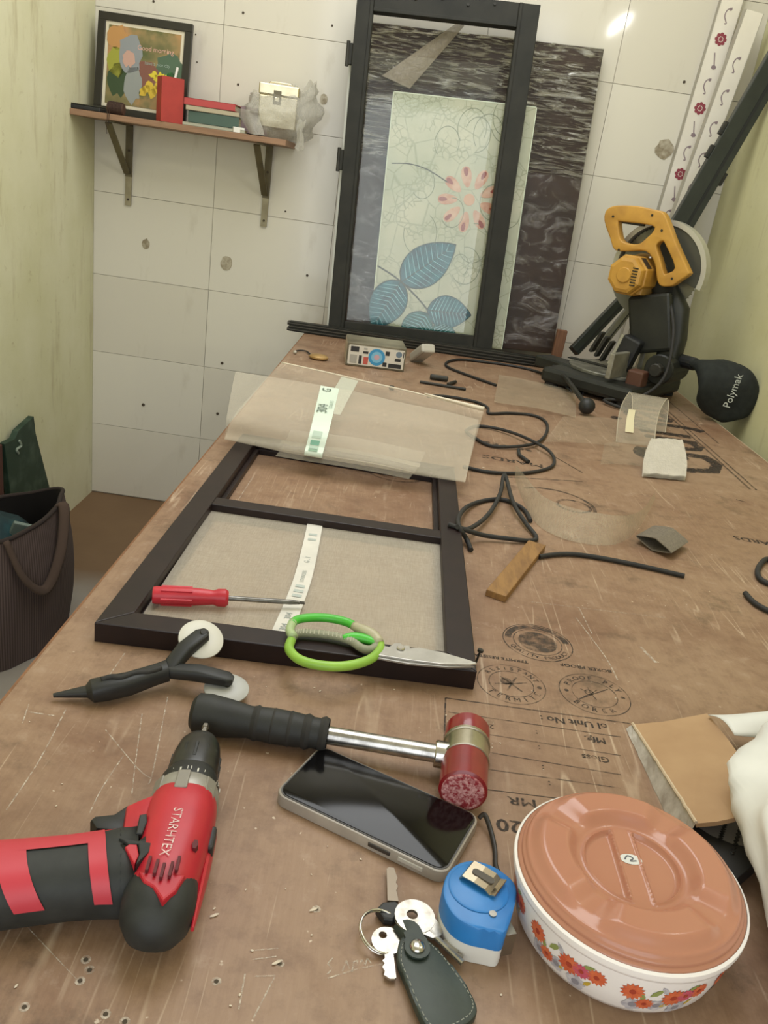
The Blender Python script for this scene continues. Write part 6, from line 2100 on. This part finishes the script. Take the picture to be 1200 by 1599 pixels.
# ================================================================== SMALL THINGS AT THE FAR END
# printed carton with a blue disc
ka, kb_ = T(541, 571), T(633, 571)
fl, fr_ = WY(541, 568, 2.42), WY(633, 568, 2.42)
A0_, A1_ = T(540, 571), T(633, 573)
yk = 2.40
A0_, A1_ = V((WY(540, 566, yk).x, yk, TZ)), V((WY(633, 566, yk).x, yk + .02, TZ))
dk = (A1_ - A0_); Lk_ = dk.length; ux_ = dk.normalized(); uy_ = V((-ux_.y, ux_.x, 0))
XK = frame(A0_, ux_, uy_)
hk_ = WY(541, 531, yk).z - WY(541, 568, yk).z
kc = thing('accessory_box', 'flat box with white printed front and blue disc at the far bench end', 'box', A0_ + dk / 2)
part('carton', B(XK).box((Lk_ / 2, .065, hk_ / 2 + .0006), (Lk_, .13, hk_), bevel=.002), mat('carton_olive', '#57503f', .45, c2='#8a836e', scale=9), kc)
part('end_face', B(XK).box((-.0006, .065, hk_ / 2), (.001, .122, hk_ * .9)), mat('carton_pale', '#a99a85', .5), kc)
FK = XK @ Matrix.Translation((0, -.0008, 0)) @ XZ
front = part('label', B(FK).prism(rrect(Lk_ * .95, hk_ * .82, .003), -.0006, .0004, Matrix.Translation((Lk_ / 2, hk_ / 2, 0))), mat('label_front', '#d5cfc4', .45), kc)
def kdisc(fx_, fz_, r, m, z=-.0012):
    part('printed_disc', B(FK).flat([(Lk_ * fx_ + r * math.cos(2 * PI * i / 20), hk_ * fz_ + r * math.sin(2 * PI * i / 20)) for i in range(20)], z), m, front)
kdisc(.51, .5, hk_ * .36, mat('disc_blue', '#3f93c4', .4)); kdisc(.51, .5, hk_ * .24, mat('disc_pale', '#7fb9d8', .4), -.0014); kdisc(.51, .5, hk_ * .12, mat('disc_pink', '#c9a3ae', .4), -.0016)
def krect(x0, x1, z0, z1, m):
    part('printed_mark', B(FK).flat([(Lk_ * x0, hk_ * z0), (Lk_ * x1, hk_ * z0), (Lk_ * x1, hk_ * z1), (Lk_ * x0, hk_ * z1)], -.0012), m, front)
M_KB = mat('mark_black', '#2b2b2c', .5); M_KR = mat('mark_red', '#bf5a4e', .5); M_KG = mat('mark_grey', '#a8a49c', .5)
krect(.06, .20, .64, .86, M_KB); krect(.27, .36, .60, .70, M_KB); krect(.28, .34, .76, .84, M_KG); krect(.21, .26, .14, .50, M_KB); krect(.29, .37, .14, .46, M_KR)
krect(.65, .72, .62, .80, M_KB); krect(.62, .69, .14, .32, M_KB); krect(.72, .94, .12, .30, M_KB); krect(.82, .92, .42, .54, M_KB); krect(.06, .18, .14, .5, M_KG); krect(.95, .965, .6, .85, M_KB)
kdisc(.88, .72, hk_ * .13, mat('mark_slate', '#6d7f90', .4))
# white adapter leaning beside it
za = T(657, 572)
XA = Matrix.Translation((za.x, za.y + .03, TZ + .036)) @ Euler((-.55, .0, .42)).to_matrix().to_4x4()
ad = thing('adapter', 'small white plug-in adapter lying against the right end of the printed box', 'adapter', za)
part('shell', B(XA).box((0, 0, 0), (.046, .095, .028), bevel=.006), mat('adapter_white', '#b7b2a6', .45), ad)
part('face', B(XA).box((.006, -.002, .0145), (.026, .074, .003), bevel=.001), mat('adapter_face', '#cfcabd', .45), ad)
part('seam', B(XA).box((-.0165, 0, .0), (.0015, .092, .0286)), mat('adapter_seam', '#7d786d', .5), ad)
# brass tag on a dark string
bt = T(498, 557, .008)
tg_ = thing('brass_tag', 'small oval brass tag on a dark string left of the printed box', 'tag', T(498, 557))
b = B(); b.lathe([(0, -.007), (.020, -.007), (.025, -.003), (.025, .001), (.020, .005), (.008, .007), (0, .007)], 24, Matrix.Translation(bt) @ Matrix.Scale(1.15, 4, (1, 0, 0)))
part('disc', b, mat('brass', '#9c7c4c', .45, .3, c2='#b89660', scale=40), tg_, smooth=True)
part('string', B().tube(smooth_path([T(px, py, .004) for px, py in ((487, 556), (480, 549), (470, 547), (462, 548))]), .0022, 6), M_RUBBER, tg_, smooth=True, auto=3)
part('crimp', B().sphere(T(461, 550, .006), .006, 2), mat('crimp_pale', '#b8b2a4', .4, .3), tg_, smooth=True, auto=3)
# dark bits and bars between the box and the cables
for i, (p, q, r, lb) in enumerate((((656, 596), (728, 608), .004, 'thin dark metal rod lying in front of the white adapter'), ((672, 588), (700, 592), .008, 'short dark plug lying behind the thin metal rod'), ((700, 600), (712, 596), .005, 'tiny dark metal piece beside the thin metal rod'), ((608, 605), (616, 606), .006, 'small dark nut on the far part of the bench before the printed box'))):
    a_, c_ = T(*p, r + .0005), T(*q, r + .0005)
    single('metal_piece', B().cyl(a_, c_, r, 10, bevel=r * .3), M_DARKIRON, lb, 'metal piece', T(*p, 0), 'dark metal bits at the far end')
# pale dust and filings scattered on the bench
b = B()
for i in range(70):
    px, py = random.uniform(20, 1150), random.uniform(700, 1590)
    p = T(px, py, .0008)
    if BX0 + .01 < p.x < BX1 - .01 and p.y < 2.8:
        s_ = random.uniform(.0004, .0009)
        b.sphere(p, (s_ * random.uniform(1, 2.2), s_, s_ * .6), 1, rot=(0, 0, random.uniform(0, 3)))
for px, py in ((335, 1429), (432, 1503), (690, 1372 + 60), (240, 1482), (490, 1420), (755, 730), (590, 660)):
    p = T(px, py, .001); b.sphere(p, (.004, .0012, .0008), 1, rot=(0, 0, .6))
o = single('sawdust', b, mat('pale_chips', '#d8cbb8', .7), 'pale chips and dust scattered over the workbench top', 'chips', (0, 1, TZ))
o['kind'] = 'stuff'

# ================================================================== LEFT SIDE: BAG, PLANK
bo = V((-.985, 2.00, 0))
bgt = thing('tool_bag', 'big brown striped cloth bag standing open on the floor at the left', 'bag', bo)
def mat_stripe():
    k = NT('striped_cloth')
    c = k.n('ShaderNodeTexCoord')
    wv = k.n('ShaderNodeTexWave', wave_type='BANDS', bands_direction='X')
    wv.inputs['Scale'].default_value = 1.0
    wv.inputs['Distortion'].default_value = .4
    k.l(c.outputs['UV'], wv.inputs['Vector'])
    n = k.noise(k.coord(), 8, 4)
    k.l(k.mix(k.n_mul(wv.outputs[0], .55), k.mix(n, lin('#352a26'), lin('#423430')), lin('#6a5852')), k.b.inputs['Base Color'])
    k.b.inputs['Roughness'].default_value = .9
    return k.m
BH = .36
def bagr(u, v, inset=0.0):
    th = 2 * PI * u
    rx, ry = .150, .235
    bulge = 1 + .10 * math.sin(PI * v) - .06 * v
    fold = .045 * mn.noise(V((math.cos(th) * 2.3, math.sin(th) * 2.3, v * 1.5))) + .02 * math.sin(th * 6 + 2) * v
    k_ = bulge + fold - inset
    z = BH * v * (1 + .06 * math.sin(th + 2.2) + .05 * math.sin(2 * th + .5))
    x = bo.x + rx * k_ * math.cos(th)
    return V((max(x, XL + .006), bo.y + ry * k_ * math.sin(th), .001 + z))
b = B().sheet(lambda u, v: bagr(u, v), 64, 18)
M_STRIPE = mat_stripe()
wall_ = part('side', b, M_STRIPE, bgt, smooth=True, auto=3)
uv = wall_.data.uv_layers.new(name='UVMap')
for poly in wall_.data.polygons:
    for li in poly.loop_indices:
        co = wall_.data.vertices[wall_.data.loops[li].vertex_index].co
        a_ = math.atan2(co.y / .235, co.x / .15)
        uv.data[li].uv = (a_ * 9.0, co.z)
part('lining', B().sheet(lambda u, v: bagr(u, .25 + .75 * v, .035), 64, 10), mat('bag_lining', '#1b1614', .95), bgt, smooth=True, auto=3)
part('rim', B().tube([bagr(i / 48, 1.0, .008) for i in range(48)], .006, 8, closed=True), mat('rim_cloth', '#2f2521', .95), bgt, smooth=True, auto=3)
part('bottom', B().lathe([(0, .002), (.9, .002), (.9, .006), (0, .006)], 24, Matrix.Translation(bo) @ Matrix.Diagonal((.150, .235, 1, 1))), mat('rim_cloth', '#2f2521', .95), bgt)
# handle slumped over the side
hpth = smooth_path([bagr(.02, 1.0), bagr(.01, .98) + V((.02, 0, .01)), bagr(.97, .75) + V((.022, 0, 0)), bagr(.93, .55) + V((.015, 0, 0)), bagr(.88, .72) + V((.018, 0, 0)), bagr(.86, 1.0)], 6)
part('handle', B().tube(hpth, .014, 8, flat=.5), mat('handle_cloth', '#4a3a30', .95), bgt, smooth=True, auto=3)
tcn = WX(15, 850, -.985)
single('cloth_bundle', B().sphere((bo.x - .02, bo.y - .02, .25), (.085, .14, .095), 3, disp=(.35, 2.2, 3)), mat('teal_cloth', '#0c2b30', .8, c2='#17555a', scale=7, lo=.5, hi=.75), 'dark teal cloth bundle inside the striped bag', 'cloth', (bo.x - .02, bo.y - .02, .16), smooth=True, auto=3)
single('sponge_board', B().box((bo.x + .045, bo.y - .005, .285), (.07, .012, .12), (.30, .35, .6), bevel=.003), mat('grey_green_board', '#6d7a72', .7), 'grey-green flat board sticking up inside the striped bag', 'board', (bo.x + .075, bo.y - .03, .25))
# green plank leaning on the left wall behind the bag
xw = XL + .03
pl_px = [(22, 850), (4, 693), (20, 685), (26, 672), (50, 650), (53, 676), (92, 830), (92, 850)]
pts = [WX(px, py, xw) for px, py in pl_px]
YZ = Matrix(((0, 0, 1, 0), (1, 0, 0, 0), (0, 1, 0, 0), (0, 0, 0, 1)))       # (y, z, x)
low_y = sum(p.y for p in (pts[0], pts[-1])) / 2
polyyz = [(p.y, max(p.z, .001)) for p in pts]
w0 = polyyz[-1][0] - polyyz[0][0]
foot = [(polyyz[0][0] + .10, .002), ]
poly = [(polyyz[0][0] + (polyyz[0][1]) * .18, .002)] + polyyz[1:-1] + [(polyyz[-1][0] + polyyz[-1][1] * .22, .002)]
gpk = thing('green_board', 'broken green painted board leaning on the left wall behind the striped bag', 'board', (xw, low_y, 0))
part('board', B().prism(poly, xw - .012, xw + .006, YZ, .001), mat('green_paint', '#22382a', .6, c2='#4d5f50', scale=14, lo=.5, hi=.8), gpk)
q = WX(28, 700, xw + .008)
part('paint_chip', B().tube(smooth_path([WX(px, py, xw + .0075) for px, py in ((30, 688), (33, 696), (26, 702), (29, 708))]), .004, 6), mat('chip_pale', '#8f9a8a', .7), gpk)
# red-brown lath behind the bag
single('wooden_lath', B().box((XL + .022, 2.235, .226), (.032, .07, .45), bevel=.003), mat('red_brown', '#4f2d25', .7), 'red-brown lath standing behind the striped bag at the left wall', 'wood', (XL + .022, 2.235, 0))
